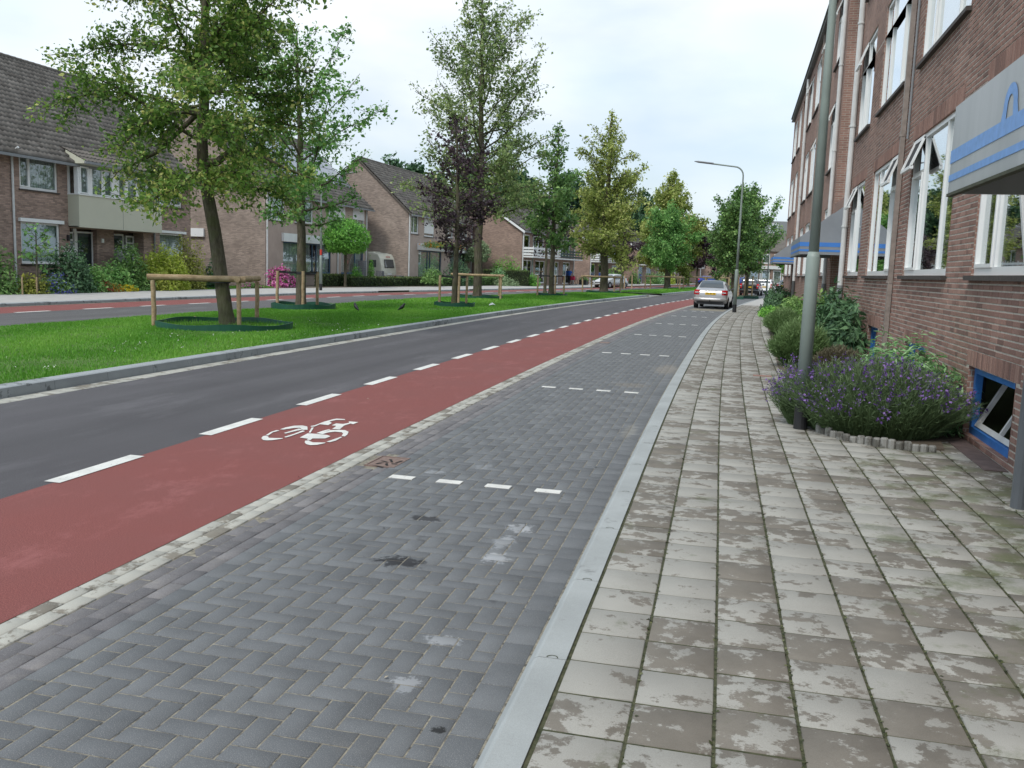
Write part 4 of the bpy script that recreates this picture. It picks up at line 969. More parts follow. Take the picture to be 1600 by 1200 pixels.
# ---- house 3
Hs = [(.5, 2.1, 4.0, 5.5, .1), (3.3, 5.5, 3.9, 5.5, .05), (8.2, 10.2, 4.0, 5.5, .1), (12, 14, 4.0, 5.5, .1), (2.2, 7.4, .4, 2.75, .12), (9.5, 13.6, .4, 2.75, .12)]
h3, L3 = house((-25.1, 66.2), (-24.6, 81.6), 8.6, 5.75, 9.7, M_render, 'brown gabled house with flower boxes over white shutter box, third along the road', holes_=Hs, gable_mat=M_hbrick2, over=.35)
hwin(h3, .5, 2.1, 4.0, 5.5, (1.2,), sashes=[(.62, 2.02, 4.09, 5.44)]); MB(ML).box(.4, 2.2, 0, .15, 5.38, 5.58).build('shutter_box', M_white, h3)
hwin(h3, 3.3, 5.5, 3.9, 5.5, ()); MB(ML).box(3.35, 5.45, -.04, .0, 4.15, 5.45).build('closed_shutter', M_white, h3)
for a_, b_ in ((8.2, 10.2), (12, 14)): hwin(h3, a_, b_, 4.0, 5.5, ((a_+b_)/2,))
hwin(h3, 2.2, 7.4, .4, 2.75, (4.3, 4.9), fm=M_bframe, fw=.09); hwin(h3, 9.5, 13.6, .4, 2.75, (11.2,), fm=M_bframe, fw=.09)
MB(ML).box(1.9, 14.2, 0, .35, 2.78, 3.30).build('shutter_box', M_white, h3)
for u in (.1, 15.2): MB(ML).tube([(u, .06, 0), (u, .06, 5.5)], .06, 8).build('downpipe', M_whitepipe, h3)

# ---- houses 4..7 with white balconies
M_balc = simple('balcony_white', (.70, .71, .70), .6, .05, 2); M_balcd = simple('balcony_dark', (.035, .06, .055), .6)
def balcony(h, a_, b_, z, boards, m, dd=1.1):
    MB(ML).box(a_, b_, 0, dd, z-.12, z).build('balcony_floor', M_balc, h)
    b = MB(ML)
    for u in np.arange(a_+.04, b_, 1.1): b.box(u, u+.05, dd-.06, dd-.01, z, z+.95)
    bo = b.build('balcony_railing', m, h)
    for (z0, z1) in boards:
        MB(ML).box(a_, b_, dd-.01, dd+.015, z+z0, z+z1).build('board', m, bo)
        MB(ML).box(a_-.0, a_+.025, .0, dd-.01, z+z0, z+z1).build('board', m, bo)
bd3 = [(.08, .26), (.36, .54), (.64, .82)]
def row_house(P0, P1, eave, ridge, label, parts, depth=8.5, mat=M_hbrick3, over=.3):
    Hs = []
    for (a_, b_, z0, z1) in parts['win']: Hs.append((a_, b_, z0, z1, .1))
    h, L = house(P0, P1, depth, eave, ridge, mat, label, holes_=Hs, verge=M_white, over=over)
    for (a_, b_, z0, z1) in parts['win']:
        n = max(1, int((b_-a_)/1.1)); hwin(h, a_, b_, z0, z1, [a_+(b_-a_)*q/n for q in range(1, n)], fw=.08, cur=[(a_+.1, a_+(b_-a_)*.4)] if z0 > 2 else None, sill=False)
    for (a_, b_, m) in parts['bal']: balcony(h, a_, b_, 2.75, bd3, m)
    MB(ML).tube([(.1, .08, 0), (.1, .08, eave-.1)], .06, 8).build('downpipe', M_whitepipe, h)
    MB(ML).tube([(L-.1, .08, 0), (L-.1, .08, eave-.1)], .06, 8).build('downpipe', M_whitepipe, h)
    return h
row_house((-19.7, 81.5), (-17.9, 98.5), 5.2, 7.95, 'brown house with white bargeboard and white and dark balconies beyond the tall hedge',
          dict(win=[(.6, 2.2, 2.95, 4.75), (3.4, 6.4, 2.95, 4.75), (8.0, 10.4, 2.95, 4.75), (12, 15.5, 2.95, 4.75), (.6, 3.0, .1, 2.4), (4.0, 7.0, .2, 2.4), (9.3, 11.7, .1, 2.4), (13.2, 15.8, .1, 2.4)], bal=[(.1, 8.6, M_balc), (8.7, 16.9, M_balcd)]), mat=M_hbrick3)
row_house((-17.3, 106), (-15.3, 121.5), 4.9, 7.7, 'brown house with slatted white balcony behind the white car across the road',
          dict(win=[(.5, 2.0, 2.95, 4.5), (3, 6, 2.95, 4.5), (9, 12, 2.95, 4.5), (.6, 2.4, .1, 2.4), (4.0, 7.0, .4, 2.4), (10, 13.5, .4, 2.4)], bal=[(.1, 7.4, M_balc), (7.5, 14, M_balcd)]))
row_house((-14.2, 130), (-11.3, 146), 4.9, 7.7, 'distant brown house with dark slatted balcony and bushes in front',
          dict(win=[(.5, 2.0, 2.95, 4.5), (3, 6, 2.95, 4.5), (9, 12, 2.95, 4.5), (.6, 2.4, .1, 2.4), (4.0, 7.0, .4, 2.4), (10, 13.5, .4, 2.4)], bal=[(.1, 7.4, M_balcd), (7.5, 14, M_balcd)]))
row_house((-10.6, 152), (-7.0, 166), 4.9, 8.6, 'farthest brown house with white slatted balcony before the big blank gable',
          dict(win=[(.5, 2.0, 2.95, 4.5), (3, 6, 2.95, 4.5), (9, 12, 2.95, 4.5), (.6, 2.4, .1, 2.4), (4.0, 7.0, .4, 2.4)], bal=[(.1, 8, M_balc), (8.1, 13.5, M_balc)]))
# big blank brick building end
bb = empty('brick_building', (-6.9, 167, .05), 0, 'large blank reddish brick building wall closing the view behind the purple tree', 'building')
mb = MB(); mb.box(0, 8.5, 0, 14, 0, 9.3); mb.build('wall', M_hbrick3, bb); MB().box(-.1, 8.6, -.1, 14.1, 9.3, 9.55).build('roof_edge', M_gutterm, bb)
for q in range(2): MB().box(7.0, 8.0, -.03, .02, 1.0+q*3, 2.4+q*3).build('window', M_glass, bb)
# end row across the street: white ground floor, brown upper, grey penthouse
er = empty('corner_building', (-.8, 176, .05), R(8), 'distant shops with white ground floor fronts, brown upper floors and grey penthouse', 'building')
MB().box(0, 30, 0, 10, 0, 6.4).build('wall', M_hbrick3, er)
MB().box(-.05, 30, -.5, 0, 3.1, 3.7).build('fascia', M_balc, er)
for q in range(14):
    MB().box(.2+q*2.1, .5+q*2.1, -.25, 0, 0, 3.1).build('pilaster', M_balc if q % 3 else M_hbrick3, er)
    w_ = MB().box(.6+q*2.1, 2.1+q*2.1, -.08, .0, .4, 2.9).build('window', M_white, er); MB().box(.75+q*2.1, 1.95+q*2.1, -.10, -.08, .6, 2.7).build('pane', M_glass, w_)
    w_ = MB().box(.6+q*2.1, 1.9+q*2.1, -.08, .0, 4.1, 5.9).build('window', M_white, er); MB().box(.75+q*2.1, 1.75+q*2.1, -.10, -.08, 4.3, 5.7).build('pane', M_glass, w_)
MB().add([(0,-.3,6.4),(30,-.3,6.4),(30,5,10.0),(0,5,10.0),(30,10,6.4),(0,10,6.4)], [(0,1,2,3),(3,2,4,5),(0,3,5),(1,4,2)]).build('roof', M_roof, er)
ph = empty('penthouse_block', (4.5, 200, .05), R(8), 'grey flat roofed penthouse block rising behind the far shops', 'building')
MB().box(0, 26, 0, 9, 0, 10.6).build('wall', M_hbrick3, ph); MB().box(.3, 26, .3, 9, 10.6, 13.4).build('penthouse', simple('grey_cladding', (.22, .23, .23), .6), ph)
for q in range(6): w_ = MB().box(1+q*3.6, 2.8+q*3.6, .2, .3, 11.0, 12.9).build('window', M_white, ph); MB().box(1.15+q*3.6, 2.65+q*3.6, .17, .2, 11.2, 12.7).build('pane', M_glass, w_)
MB().box(-.2, 26, -.2, 9, 10.5, 10.75).build('white_band', M_balc, ph)

MB(ML).box(-.14, -.02, -5.3, -4.1, 2.85, 3.35).build('awning_box', M_white, h2)

# ================================================================== vegetation
def leaf_cloud(P, size, rs=.45, up=.35, aspect=.62, rndv=None, nrm=None):
    """one folded kite per point (2 tris)."""
    n = len(P); P = np.asarray(P)
    N = rng.normal(size=(n, 3)); N[:, 2] += up*2
    if nrm is not None: N = N*.6+nrm*1.0
    N /= np.linalg.norm(N, axis=1, keepdims=True)
    T = rng.normal(size=(n, 3)); T[:, 2] -= .25; T -= (T*N).sum(1, keepdims=True)*N; T /= np.linalg.norm(T, axis=1, keepdims=True)
    B = np.cross(N, T); s = (size*(1+rs*rng.normal(size=n)).clip(.4, 1.8))[:, None]
    mid = P+T*s*.45
    V = np.stack([P, mid+B*s*aspect*.5+N*s*.10, P+T*s, mid-B*s*aspect*.5+N*s*.10], 1).reshape(-1, 3)
    F = np.arange(4*n).reshape(-1, 4)
    r = rndv if rndv is not None else rng.random(n)
    return V, F, r
def branch_tubes(br, n=6):
    V = []; F = []; o = 0
    for pts, rad in br:
        pts = np.asarray(pts); k = len(pts); t = np.gradient(pts, axis=0); t /= np.linalg.norm(t, axis=1, keepdims=True)+1e-9
        ref = np.where(np.abs(t[:, 2:3]) < .9, np.array([[0, 0, 1.]]), np.array([[1., 0, 0]])); a_ = np.cross(t, ref); a_ /= np.linalg.norm(a_, axis=1, keepdims=True)+1e-9; b_ = np.cross(t, a_)
        th = np.arange(n)*2*math.pi/n
        q = pts[:, None]+(a_[:, None]*np.cos(th)[None, :, None]+b_[:, None]*np.sin(th)[None, :, None])*np.asarray(rad)[:, None, None]
        V.append(q.reshape(-1, 3)); i = np.arange(k-1)[:, None]*n; j = np.arange(n)[None]; j2 = (j+1) % n
        F.append((np.stack([i+j, i+j2, i+n+j2, i+n+j], 2)+o).reshape(-1, 4)); o += k*n
    return np.concatenate(V), np.concatenate(F)
def tree(loc, label, H, trunk, r0, crown, R_, nl, leaf, lsize, lm, name='street_tree', seed=1, group='street trees', prof=None, elev=(5, 65), droop=.0, twigs=5, extra=(), tip=1.0, cl=1.0, spread=.09, spring=0.0):
    """trunk: list of (x,y,z) relative; crown: (z0,z1); R_: max radius; prof(t): radius factor"""
    global rng
    rng = np.random.default_rng(seed)
    t_ = empty(name, loc, 0, label, 'tree', group)
    tp = np.array(trunk, dtype=float); zt = tp[:, 2]
    def at(z): return np.array([np.interp(z, zt, tp[:, 0]), np.interp(z, zt, tp[:, 1]), z])
    zs = np.concatenate([[0, .12, .35], np.linspace(.8, H*.98, 16)]); zs = zs[zs <= zt[-1]+.001]
    pts = np.array([at(z) for z in zs]); pts[4:-1, :2] += rng.normal(0, r0*.10, (len(pts)-5, 2))
    rad = r0*(1-(zs/H))**.75+.012; rad[0] *= 1.35; rad[1] *= 1.15
    V, F = branch_tubes([(pts, rad)], 12)
    tr_ = obj('trunk', arr_mesh('trunk', V, F, smooth=True), M_bark, t_)
    z0, z1 = crown; prof = prof or (lambda t: (math.sin(math.pi*(t*.86+.10)))**.7)
    br = []; LP = []; LR = []
    def grow(p, d, ln, r, n_tw, lvl):
        k = 6; q = [p]; dd = d.copy()
        for i in range(k):
            dd = dd+rng.normal(0, .13, 3); dd[2] += spring-.0 if lvl == 1 else 0; dd[2] -= droop*(i/k); dd /= np.linalg.norm(dd); q.append(q[-1]+dd*ln/k)
        q = np.array(q); br.append((q, np.linspace(r, max(.004, r*.25), k+1)))
        return q
    for i in range(nl):
        t = (i+.5)/nl; z = z0+(z1-z0)*t**1.05; az = i*2.4+rng.normal(0, .35)
        el = R(elev[0]+(elev[1]-elev[0])*t+rng.normal(0, 7)); ln = R_*prof(t)*rng.uniform(.78, 1.12)*tip
        base_z = max(z0-.2 if t < .1 else z-ln*math.sin(el)*.75, z0*.8, .5); p = at(min(base_z, zt[-1]))
        d = np.array([math.cos(az)*math.cos(el), math.sin(az)*math.cos(el), math.sin(el)])
        q = grow(p, d, ln/max(.45, math.cos(el)) if el < R(55) else ln*1.25, max(.012, r0*.33*(1-t*.75)), 0, 1)
        shade_ = rng.random()
        m = int(twigs*(1+ln*1.1)); 
        for j in range(m):
            s_ = rng.uniform(.22, 1.0); x = s_*(len(q)-1); i0 = min(int(x), len(q)-2); pp = q[i0]+(q[i0+1]-q[i0])*(x-i0)
            dm = (q[i0+1]-q[i0]); dm /= np.linalg.norm(dm); w = dm*.7+rng.normal(0, .75, 3); w[2] *= .7; w /= np.linalg.norm(w)
            tl = min(1.0, ln*.36)*rng.uniform(.5, 1.1)*(1.15-s_*.4)
            qq = grow(pp, w, tl, .010, 0, 2)
            nn = max(3, int(leaf*tl*cl)); u = rng.random(nn)**.8*(len(qq)-1); i1 = np.minimum(u.astype(int), len(qq)-2)
            c_ = qq[i1]+(qq[i1+1]-qq[i1])*(u-i1)[:, None]+rng.normal(0, spread, (nn, 3)); LP.append(c_)
            LR.append(np.clip(rng.normal(.46+.22*(shade_-.5)+.42*(rng.random()-.5), .2, nn), 0, 1))
    for (pl, rr, nt) in extra:
        pl = np.array(pl, dtype=float)-np.array([0, 0, 0.]); br.append((pl, np.linspace(rr, .015, len(pl))))
        for j in range(nt):
            x = rng.uniform(.35, 1)*(len(pl)-1); i0 = min(int(x), len(pl)-2); pp = pl[i0]+(pl[i0+1]-pl[i0])*(x-i0); w = rng.normal(0, 1, 3); w /= np.linalg.norm(w)
            qq = grow(pp, w, rng.uniform(.4, 1.0), .010, 0, 2); nn = int(leaf*.8*cl); u = rng.random(nn)*(len(qq)-1); i1 = np.minimum(u.astype(int), len(qq)-2)
            c_ = qq[i1]+(qq[i1+1]-qq[i1])*(u-i1)[:, None]+rng.normal(0, spread, (nn, 3)); LP.append(c_); LR.append(np.clip(rng.normal(.5, .25, nn), 0, 1))
    V, F = branch_tubes(br, 5); obj('limbs', arr_mesh('limbs', V, F, smooth=True), M_bark, t_)
    P = np.concatenate(LP); r_ = np.concatenate(LR)
    V, F, r_ = leaf_cloud(P, lsize, rndv=r_); obj('crown', arr_mesh('crown', V, F, r_), lm, t_)
    return t_, len(P)
tot = 0
def rel(tr, x0, y0): return [(x-x0, 0 if y is None else y-y0, z) for x, y, z in tr]
# big linden nearest, leaning left
t_, n = tree((-11.68, 18.95, .1), 'largest leafy tree with leaning trunk inside the log rail, yellowish bracts among leaves', 11.8,
     [(0, 0, 0), (-.28, 0, 1.8), (-.44, 0, 2.8), (-.66, 0, 3.8), (-.60, 0, 5.2), (-.52, 0, 7.6), (-.3, 0, 11.8)], .16, (3.7, 11.6), 3.15, 46, 62, .084, L_linden, name='linden_tree', seed=11,
     prof=lambda t: min(1, .86+.3*t) if t < .45 else (max(.08, 1-((t-.45)/.6)**2))**.6, elev=(-4, 66), twigs=9, droop=.10, spread=.10,
     extra=[([(-.66, 0, 3.75), (-.30, .1, 3.82), (.1, .1, 4.1), (.7, .2, 4.0), (1.4, .2, 3.7), (2.1, .3, 3.45)], .12, 20), ([(-.64, 0, 5.0), (-1.1, -.1, 4.55), (-1.7, -.2, 4.0), (-2.3, -.3, 3.7), (-2.9, -.2, 3.5)], .07, 18)]); tot += n
t_, n = tree((-14.15, 27.4, .1), 'slender young tree with light green crown behind the big leaning tree', 9.2,
     [(0, 0, 0), (0, 0, 4), (-.2, 0, 9.2)], .16, (3.0, 9.0), 2.5, 26, 40, .12, L_fresh, seed=12, prof=lambda t: (math.sin(math.pi*(.12+.8*t)))**.8, elev=(15, 66), twigs=5); tot += n
t_, n = tree((-10.84, 33.8, .1), 'young purple leaved tree tied to stakes before the tall airy tree', 7.6,
     [(0, 0, 0), (.05, 0, 4), (-.15, 0, 7.6)], .11, (2.5, 7.2), 1.85, 40, 29, .12, L_purple, seed=13, prof=lambda t: .6+.8*t if t < .4 else max(.08, .95*(1-(t-.4)/.66)**.8), elev=(12, 62), twigs=5); tot += n
t_, n = tree((-12.86, 43.9, .1), 'tallest airy tree with sparse grey green leaves inside a square log rail', 15.2,
     [(0, 0, 0), (0, 0, 6), (-.2, 0, 15.2)], .22, (4.4, 15.0), 4.0, 64, 20, .135, L_airy, name='linden_tree', seed=14,
     prof=lambda t: min(1, .78+.5*t) if t < .35 else max(.1, 1-((t-.35)/.72)**1.5), elev=(8, 70), twigs=7, spread=.13, spring=.02); tot += n
t_, n = tree((-11.0, 53.4, .1), 'narrow green tree with loose top tied to stakes, left of the yellowish tree', 10.2,
     [(0, 0, 0), (0, 0, 5), (.1, 0, 10.2)], .16, (3.1, 10.1), 2.15, 40, 34, .17, L_mid, seed=15, prof=lambda t: .75+.5*t if t < .4 else max(.06, .95*(1-(t-.4)/.64)**.8), elev=(12, 70), twigs=5, spread=.12); tot += n
t_, n = tree((-12.5, 58.6, .1), 'thin reddish green tree just behind the narrow green tree', 7.8,
     [(0, 0, 0), (0, 0, 4), (.1, 0, 7.8)], .10, (2.8, 7.6), 1.5, 22, 30, .15, L_purple, seed=16, elev=(20, 68), twigs=4); tot += n
t_, n = tree((-9.53, 65.2, .1), 'tall conical tree with yellow green leaves inside the rail before the white car', 13.0,
     [(0, 0, 0), (-.1, 0, 5), (0, 0, 13.0)], .30, (3.1, 12.9), 2.95, 62, 31, .16, L_yellow, seed=17,
     prof=lambda t: (.92 if t < .45 else max(.05, .95*(1-((t-.45)/.58)**1.15))), elev=(0, 68), twigs=6, spread=.14); tot += n
t_, n = tree((-11.2, 88.8, .1), 'small purple tree tied to stakes behind the yellowish tree', 5.9,
     [(0, 0, 0), (0, 0, 5.9)], .10, (2.0, 5.8), 1.7, 24, 40, .17, L_purple, seed=18, elev=(15, 66), twigs=5, spread=.12); tot += n
t_, n = tree((-7.2, 92.5, .1), 'round fresh green tree on the second lawn beyond the crossing', 7.9,
     [(0, 0, 0), (0, 0, 7.9)], .20, (2.4, 7.8), 2.7, 44, 38, .18, L_fresh, seed=19, elev=(8, 72), twigs=6, spread=.16); tot += n
t_, n = tree((-8.2, 108, .1), 'tall pointed tree with pale top behind the round green tree', 13.6,
     [(0, 0, 0), (0, 0, 13.6)], .30, (3.0, 13.5), 4.0, 56, 46, .26, L_yellow, seed=20, prof=lambda t: .95 if t < .4 else max(.06, .95*(1-(t-.4)/.62)), elev=(5, 70), twigs=6, spread=.2); tot += n
t_, n = tree((-5.3, 118, .1), 'dark purple tree on the far lawn before the blank brick building', 8.0,
     [(0, 0, 0), (0, 0, 8)], .14, (2.6, 7.9), 2.1, 34, 46, .22, L_purple, seed=21, elev=(15, 70), twigs=5, spread=.15); tot += n
t_, n = tree((-6.6, 122, .1), 'yellow green tree beside the far purple tree', 9.0,
     [(0, 0, 0), (0, 0, 9)], .16, (2.6, 8.9), 2.6, 34, 46, .24, L_yellow, seed=22, elev=(15, 70), twigs=5, spread=.16); tot += n
pr = lambda t: (math.sin(math.pi*(.17+.78*t)))**.75
t_, n = tree((-.45, 69.5, 0), 'bushy green tree between parking bays just behind the curved lamp', 8.2,
     [(0, 0, 0), (0, 0, 8.2)], .17, (2.3, 8.1), 2.25, 46, 50, .16, L_mid, seed=23, prof=pr, elev=(12, 76), twigs=6, spread=.13, spring=.04); tot += n
t_, n = tree((.55, 72.5, 0), 'second bushy green tree between the parking bays, right of the lamp', 8.6,
     [(0, 0, 0), (0, 0, 8.6)], .16, (2.3, 8.5), 2.2, 46, 50, .16, L_mid, seed=24, prof=pr, elev=(12, 76), twigs=6, spread=.13, spring=.04); tot += n
t_, n = tree((-1.2, 96, 0), 'third tree in the lawn row, seen between the trunks beside the black car', 8.8,
     [(0, 0, 0), (0, 0, 8.8)], .15, (2.4, 8.7), 2.6, 36, 40, .2, L_mid, seed=25, prof=pr, elev=(12, 76), twigs=5, spread=.16); tot += n
t_, n = tree((-2.6, 108, 0), 'small dark tree among the far trunks left of the parked cars', 7.0,
     [(0, 0, 0), (0, 0, 7)], .12, (2.2, 6.9), 2.0, 26, 40, .2, L_purple, seed=26, elev=(12, 70), twigs=5, spread=.14); tot += n
t_, n = tree((9.0, 168, 0), 'far green tree before the shops at the street end', 7.0,
     [(0, 0, 0), (0, 0, 7)], .15, (2.0, 6.9), 2.6, 26, 40, .3, L_bright, seed=27, elev=(12, 70), twigs=5, spread=.2); tot += n
# dark trees standing behind the houses
for i, (x, y, h_, r_) in enumerate([(-36, 118, 15.0, 5.0), (-30.5, 122, 14.4, 4.6), (-25, 128, 14.8, 4.8), (-20.5, 134, 14.0, 4.5), (-16.5, 150, 13.5, 4.5), (-12.0, 172, 12.5, 4.5), (-42, 112, 14, 5)]):
    t_, n = tree((x, y, 0), ['broad dark tree rising over the roof of the gabled house', 'dark tree over the roofs left of the yellowish tree', 'dark bushy tree behind the row with balconies', 'dark rounded tree behind the white balcony house', 'dark tree over the distant balcony roofs', 'dark tree at the left of the blank building', 'farthest left dark tree, half behind the roof'][i], h_,
        [(0, 0, 0), (0, 0, h_)], .3, (3.5, h_-.2), r_, 44, 26, .5, L_dark, name='background_tree', seed=40+i, group='dark trees behind the houses', elev=(5, 75), twigs=4, spread=.35); tot += n
# ball shaped tree and its stakes
def ball_tree(loc, R_, rz, zc, hz, n, lm, label, ls=.16):
    global rng
    rng = np.random.default_rng(77); t_ = empty('ball_tree', loc, 0, label, 'tree', 'ornamental garden trees')
    V, F = branch_tubes([(np.array([[0, 0, 0], [0, 0, zc-rz*.2], [0, 0, zc+rz*.5]]), [.10, .08, .03])], 8); obj('trunk', arr_mesh('trunk', V, F), M_bark, t_)
    P = rng.normal(size=(n, 3)); P /= np.linalg.norm(P, axis=1, keepdims=True); k = rng.random(n)**.22
    lump = 1+.07*np.sin(P[:, 0]*7+1)*np.cos(P[:, 2]*6)+.05*np.sin(P[:, 1]*11)
    N = P.copy(); P = P*(k*lump)[:, None]*np.array([R_, R_, rz]); P[:, 2] = np.where(P[:, 2] < -rz*.55, -rz*.55+rng.normal(0, .06, n), P[:, 2])+zc
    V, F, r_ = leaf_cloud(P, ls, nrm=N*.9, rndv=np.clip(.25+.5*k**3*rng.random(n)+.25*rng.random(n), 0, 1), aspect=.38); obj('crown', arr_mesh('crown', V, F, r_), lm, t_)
    br = [(np.array([[0, 0, zc-rz*.4], list(np.array([math.cos(a_)*R_*.6, math.sin(a_)*R_*.6, zc+rz*.2*math.sin(a_*3)]))]), [.03, .01]) for a_ in np.arange(0, 6.2, .6)]
    V, F = branch_tubes(br, 4); obj('limbs', arr_mesh('limbs', V, F), M_bark, t_)
ball_tree((-25.2, 55.0, .1), 1.55, 1.32, 3.1, 0, 9000, L_bright, 'bright green ball shaped tree before the house with roller shutters')
ball_tree((-23.6, 79.8, .1), 1.3, 1.25, 2.9, 0, 5000, L_grey, 'grey green willow like round tree beside the tall hedge')
ball_tree((-14.6, 108, .1), 1.0, .85, 1.15, 0, 3500, L_mid, 'small dark green ball bush on the pavement by the white car')

def shrub(loc, rx, ry, rz, n, lm, ls, label, name='shrub', cat='shrub', group='garden shrubs', rz0=0, aspect=.55, seed=1, lump=.18, flowers=None, up=.3, shape=1.0):
    global rng
    rng = np.random.default_rng(seed); t_ = empty(name, loc, rz0, label, cat, group)
    th = rng.random(n)*2*math.pi; w = rng.random(n)
    ph = np.arccos(1-w*1.02)       # upper half
    d = np.stack([np.sin(ph)*np.cos(th), np.sin(ph)*np.sin(th), np.cos(ph)], 1)
    lum = 1+lump*(np.sin(th*3+seed)*np.sin(ph*4+seed*2)+.6*np.sin(th*7+seed*3)*np.cos(ph*9))
    k = rng.random(n)**.28
    P = d*(k*lum)[:, None]*np.array([rx, ry, rz]); P[:, 2] = np.abs(P[:, 2])*(1 if shape else 1)+.02
    # fill the skirt down to the soil
    m = rng.random(n) < .28; P[m, 2] *= rng.random(m.sum()); 
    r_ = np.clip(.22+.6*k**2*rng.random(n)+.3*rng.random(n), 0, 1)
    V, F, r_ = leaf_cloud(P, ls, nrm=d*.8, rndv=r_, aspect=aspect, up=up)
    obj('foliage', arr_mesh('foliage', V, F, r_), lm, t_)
    br = []
    for a_ in range(9):
        az = a_*.7+rng.random(); l_ = rng.uniform(.5, .8); br.append((np.array([[0, 0, 0], [math.cos(az)*rx*l_*.5, math.sin(az)*ry*l_*.5, rz*.4], [math.cos(az)*rx*l_, math.sin(az)*ry*l_, rz*l_*.85]]), [.025, .015, .006]))
    V, F = branch_tubes(br, 4); obj('stems', arr_mesh('stems', V, F), M_bark, t_)
    if flowers:
        fm, fn, fs = flowers; q = rng.integers(0, n, fn); sel = P[q]; kk = (k[q] > .8)
        sel = sel[kk]+d[q][kk]*.02
        sel = np.repeat(sel, 5, 0)+rng.normal(0, fs*.5, (len(sel)*5, 3)); V, F, r_ = leaf_cloud(sel, fs, nrm=np.repeat(d[q][kk], 5, 0)); obj('blossoms', arr_mesh('blossoms', V, F, r_), fm, t_)
    return t_
S = shrub; X1 = -26.6; zg = .08
S((X1-.3, 27.6, zg), 1.0, 1.3, 1.75, 3800, L_mid, .11, 'loose green shrub at the far left edge of the photo', seed=1)
S((X1+.1, 31.2, zg), .95, 1.15, 1.85, 5200, L_dark, .11, 'dark bluish green shrub below the large front window', seed=2)
S((X1+.5, 30.0, zg), .55, .75, .70, 2200, L_mid, .10, 'blue flowering hydrangea at the foot of the dark shrub', name='hydrangea', cat='hydrangea', seed=3, flowers=(L_blue, 520, .06))
S((X1+.5, 28.9, zg), .5, .8, .75, 1600, L_olive, .09, 'low brownish shrub beside the staked sapling', seed=31)
S((X1+.2, 32.7, zg), .7, .7, 1.1, 2200, L_fresh, .10, 'yellow green shrub right of the dark bluish shrub', seed=4)
S((X1+.6, 32.7, zg), .3, .35, .45, 700, L_mid, .08, 'low plant with red flowers in the front garden', name='flower_clump', cat='flowers', seed=5, flowers=(L_redp, 200, .07))
S((X1+.6, 33.4, zg), .25, .42, .30, 500, L_mid, .07, 'clump of orange marigolds along the garden edge', name='flower_clump', cat='flowers', seed=6, flowers=(L_orange, 150, .05))
S((X1+.6, 34.3, zg), .25, .45, .30, 500, L_mid, .07, 'clump of yellow flowers right of the orange marigolds', name='flower_clump', cat='flowers', seed=7, flowers=(leaf_mat('petal_yellow', (.6,.45,.01), (.8,.62,.02), (.9,.8,.1), .2), 260, .06))
S((X1-.1, 34.2, zg), .8, 1.05, 1.25, 3200, L_fresh, .10, 'medium green mounded shrub below the front doors', seed=8)
S((X1-.4, 35.7, zg), .8, .95, 2.05, 3600, L_mid, .12, 'upright glossy green shrub before the second front door', seed=9)
S((X1+.2, 35.9, zg), .5, .6, .75, 1500, L_mid, .09, 'low green shrub between the flowers and the lime bush', seed=33)
S((X1, 37.6, zg), 1.1, 1.5, 1.95, 12000, L_lime, .10, 'large lime yellow green bush right of the front doors', seed=10)
S((X1+.5, 37.0, zg), .55, .8, .85, 1800, L_olive, .09, 'reddish brown low shrub before the lime bush', seed=11)
S((X1-.5, 40.3, zg), .9, 1.05, 2.65, 5200, L_olive, .10, 'tall olive and yellow shrub at the corner of the nearest house', seed=12)
S((X1-.1, 41.9, zg), .5, .55, 1.5, 1500, L_dark, .10, 'dark narrow shrub beside the olive shrub', seed=13)
S((X1-.6, 42.6, zg), .4, .4, 1.0, 900, L_lime, .10, 'small lime shrub half behind the big leaning trunk', seed=14)
S((X1+.2, 48.6, zg), .7, .9, 1.15, 3000, L_mid, .10, 'rhododendron full of pink flowers left of the pinkish house', name='rhododendron', cat='rhododendron', seed=15, flowers=(L_pink, 1500, .10))
S((X1+.3, 45.2, zg), .4, 1.0, .32, 900, L_mid, .08, 'low mauve ground flowers beside the rhododendron', name='flower_clump', cat='flowers', seed=34, flowers=(L_pink, 200, .05))
S((X1, 50.9, zg), .5, .6, 1.0, 1400, L_dark, .10, 'dark shrub right of the pink rhododendron', seed=16)
S((-25.6, 57.6, zg), .5, .6, 1.35, 2000, L_bright, .10, 'round light green bush right of the ball tree trunk', seed=17)
S((-22.5, 64.6, .4), .8, 1.0, 1.15, 2200, L_mid, .10, 'rounded green bush before the blue framed windows', seed=18)
S((-22.6, 71.3, .1), 1.2, 1.5, 2.15, 4500, L_dark, .11, 'broad dark bush beside the purple tree', seed=19)
S((-21.2, 79.0, .1), .9, .9, 1.6, 1800, L_sage, .13, 'pale variegated shrub before the tall hedge', seed=20)
S((-20.3, 78.0, .1), 1.3, 1.5, .75, 2200, L_grey, .11, 'spreading grey green shrub along the pavement', seed=21)
S((-21.0, 80.75, .1), 2.0, .6, 2.45, 4200, L_bright, .14, 'tall fresh green bush above the hedge at the gabled house', seed=22)
S((-18.6, 81.2, .1), .8, .7, 1.1, 1800, L_bright, .12, 'light green bush behind the thin lamp post', seed=35)
S((-14.0, 124.5, .1), .9, .9, 1.7, 1600, L_mid, .16, 'round bush before the second balcony house', seed=23)
S((-11.0, 131, .1), 1.0, 1.2, 1.9, 1600, L_sage, .16, 'pale round bush before the dark balcony', seed=24)
S((-10.3, 136, .1), 1.1, 1.3, 2.3, 1600, L_lime, .16, 'yellowish round bush left of the blue car', seed=25)
S((-12.2, 130, .1), 1.0, 1.1, 1.6, 1500, L_mid, .16, 'green bush under the dark balcony', seed=26)
S((-4.5, 150, .1), 1.4, 1.4, 1.4, 1400, L_lime, .2, 'lime bush right of the blue car', seed=27)
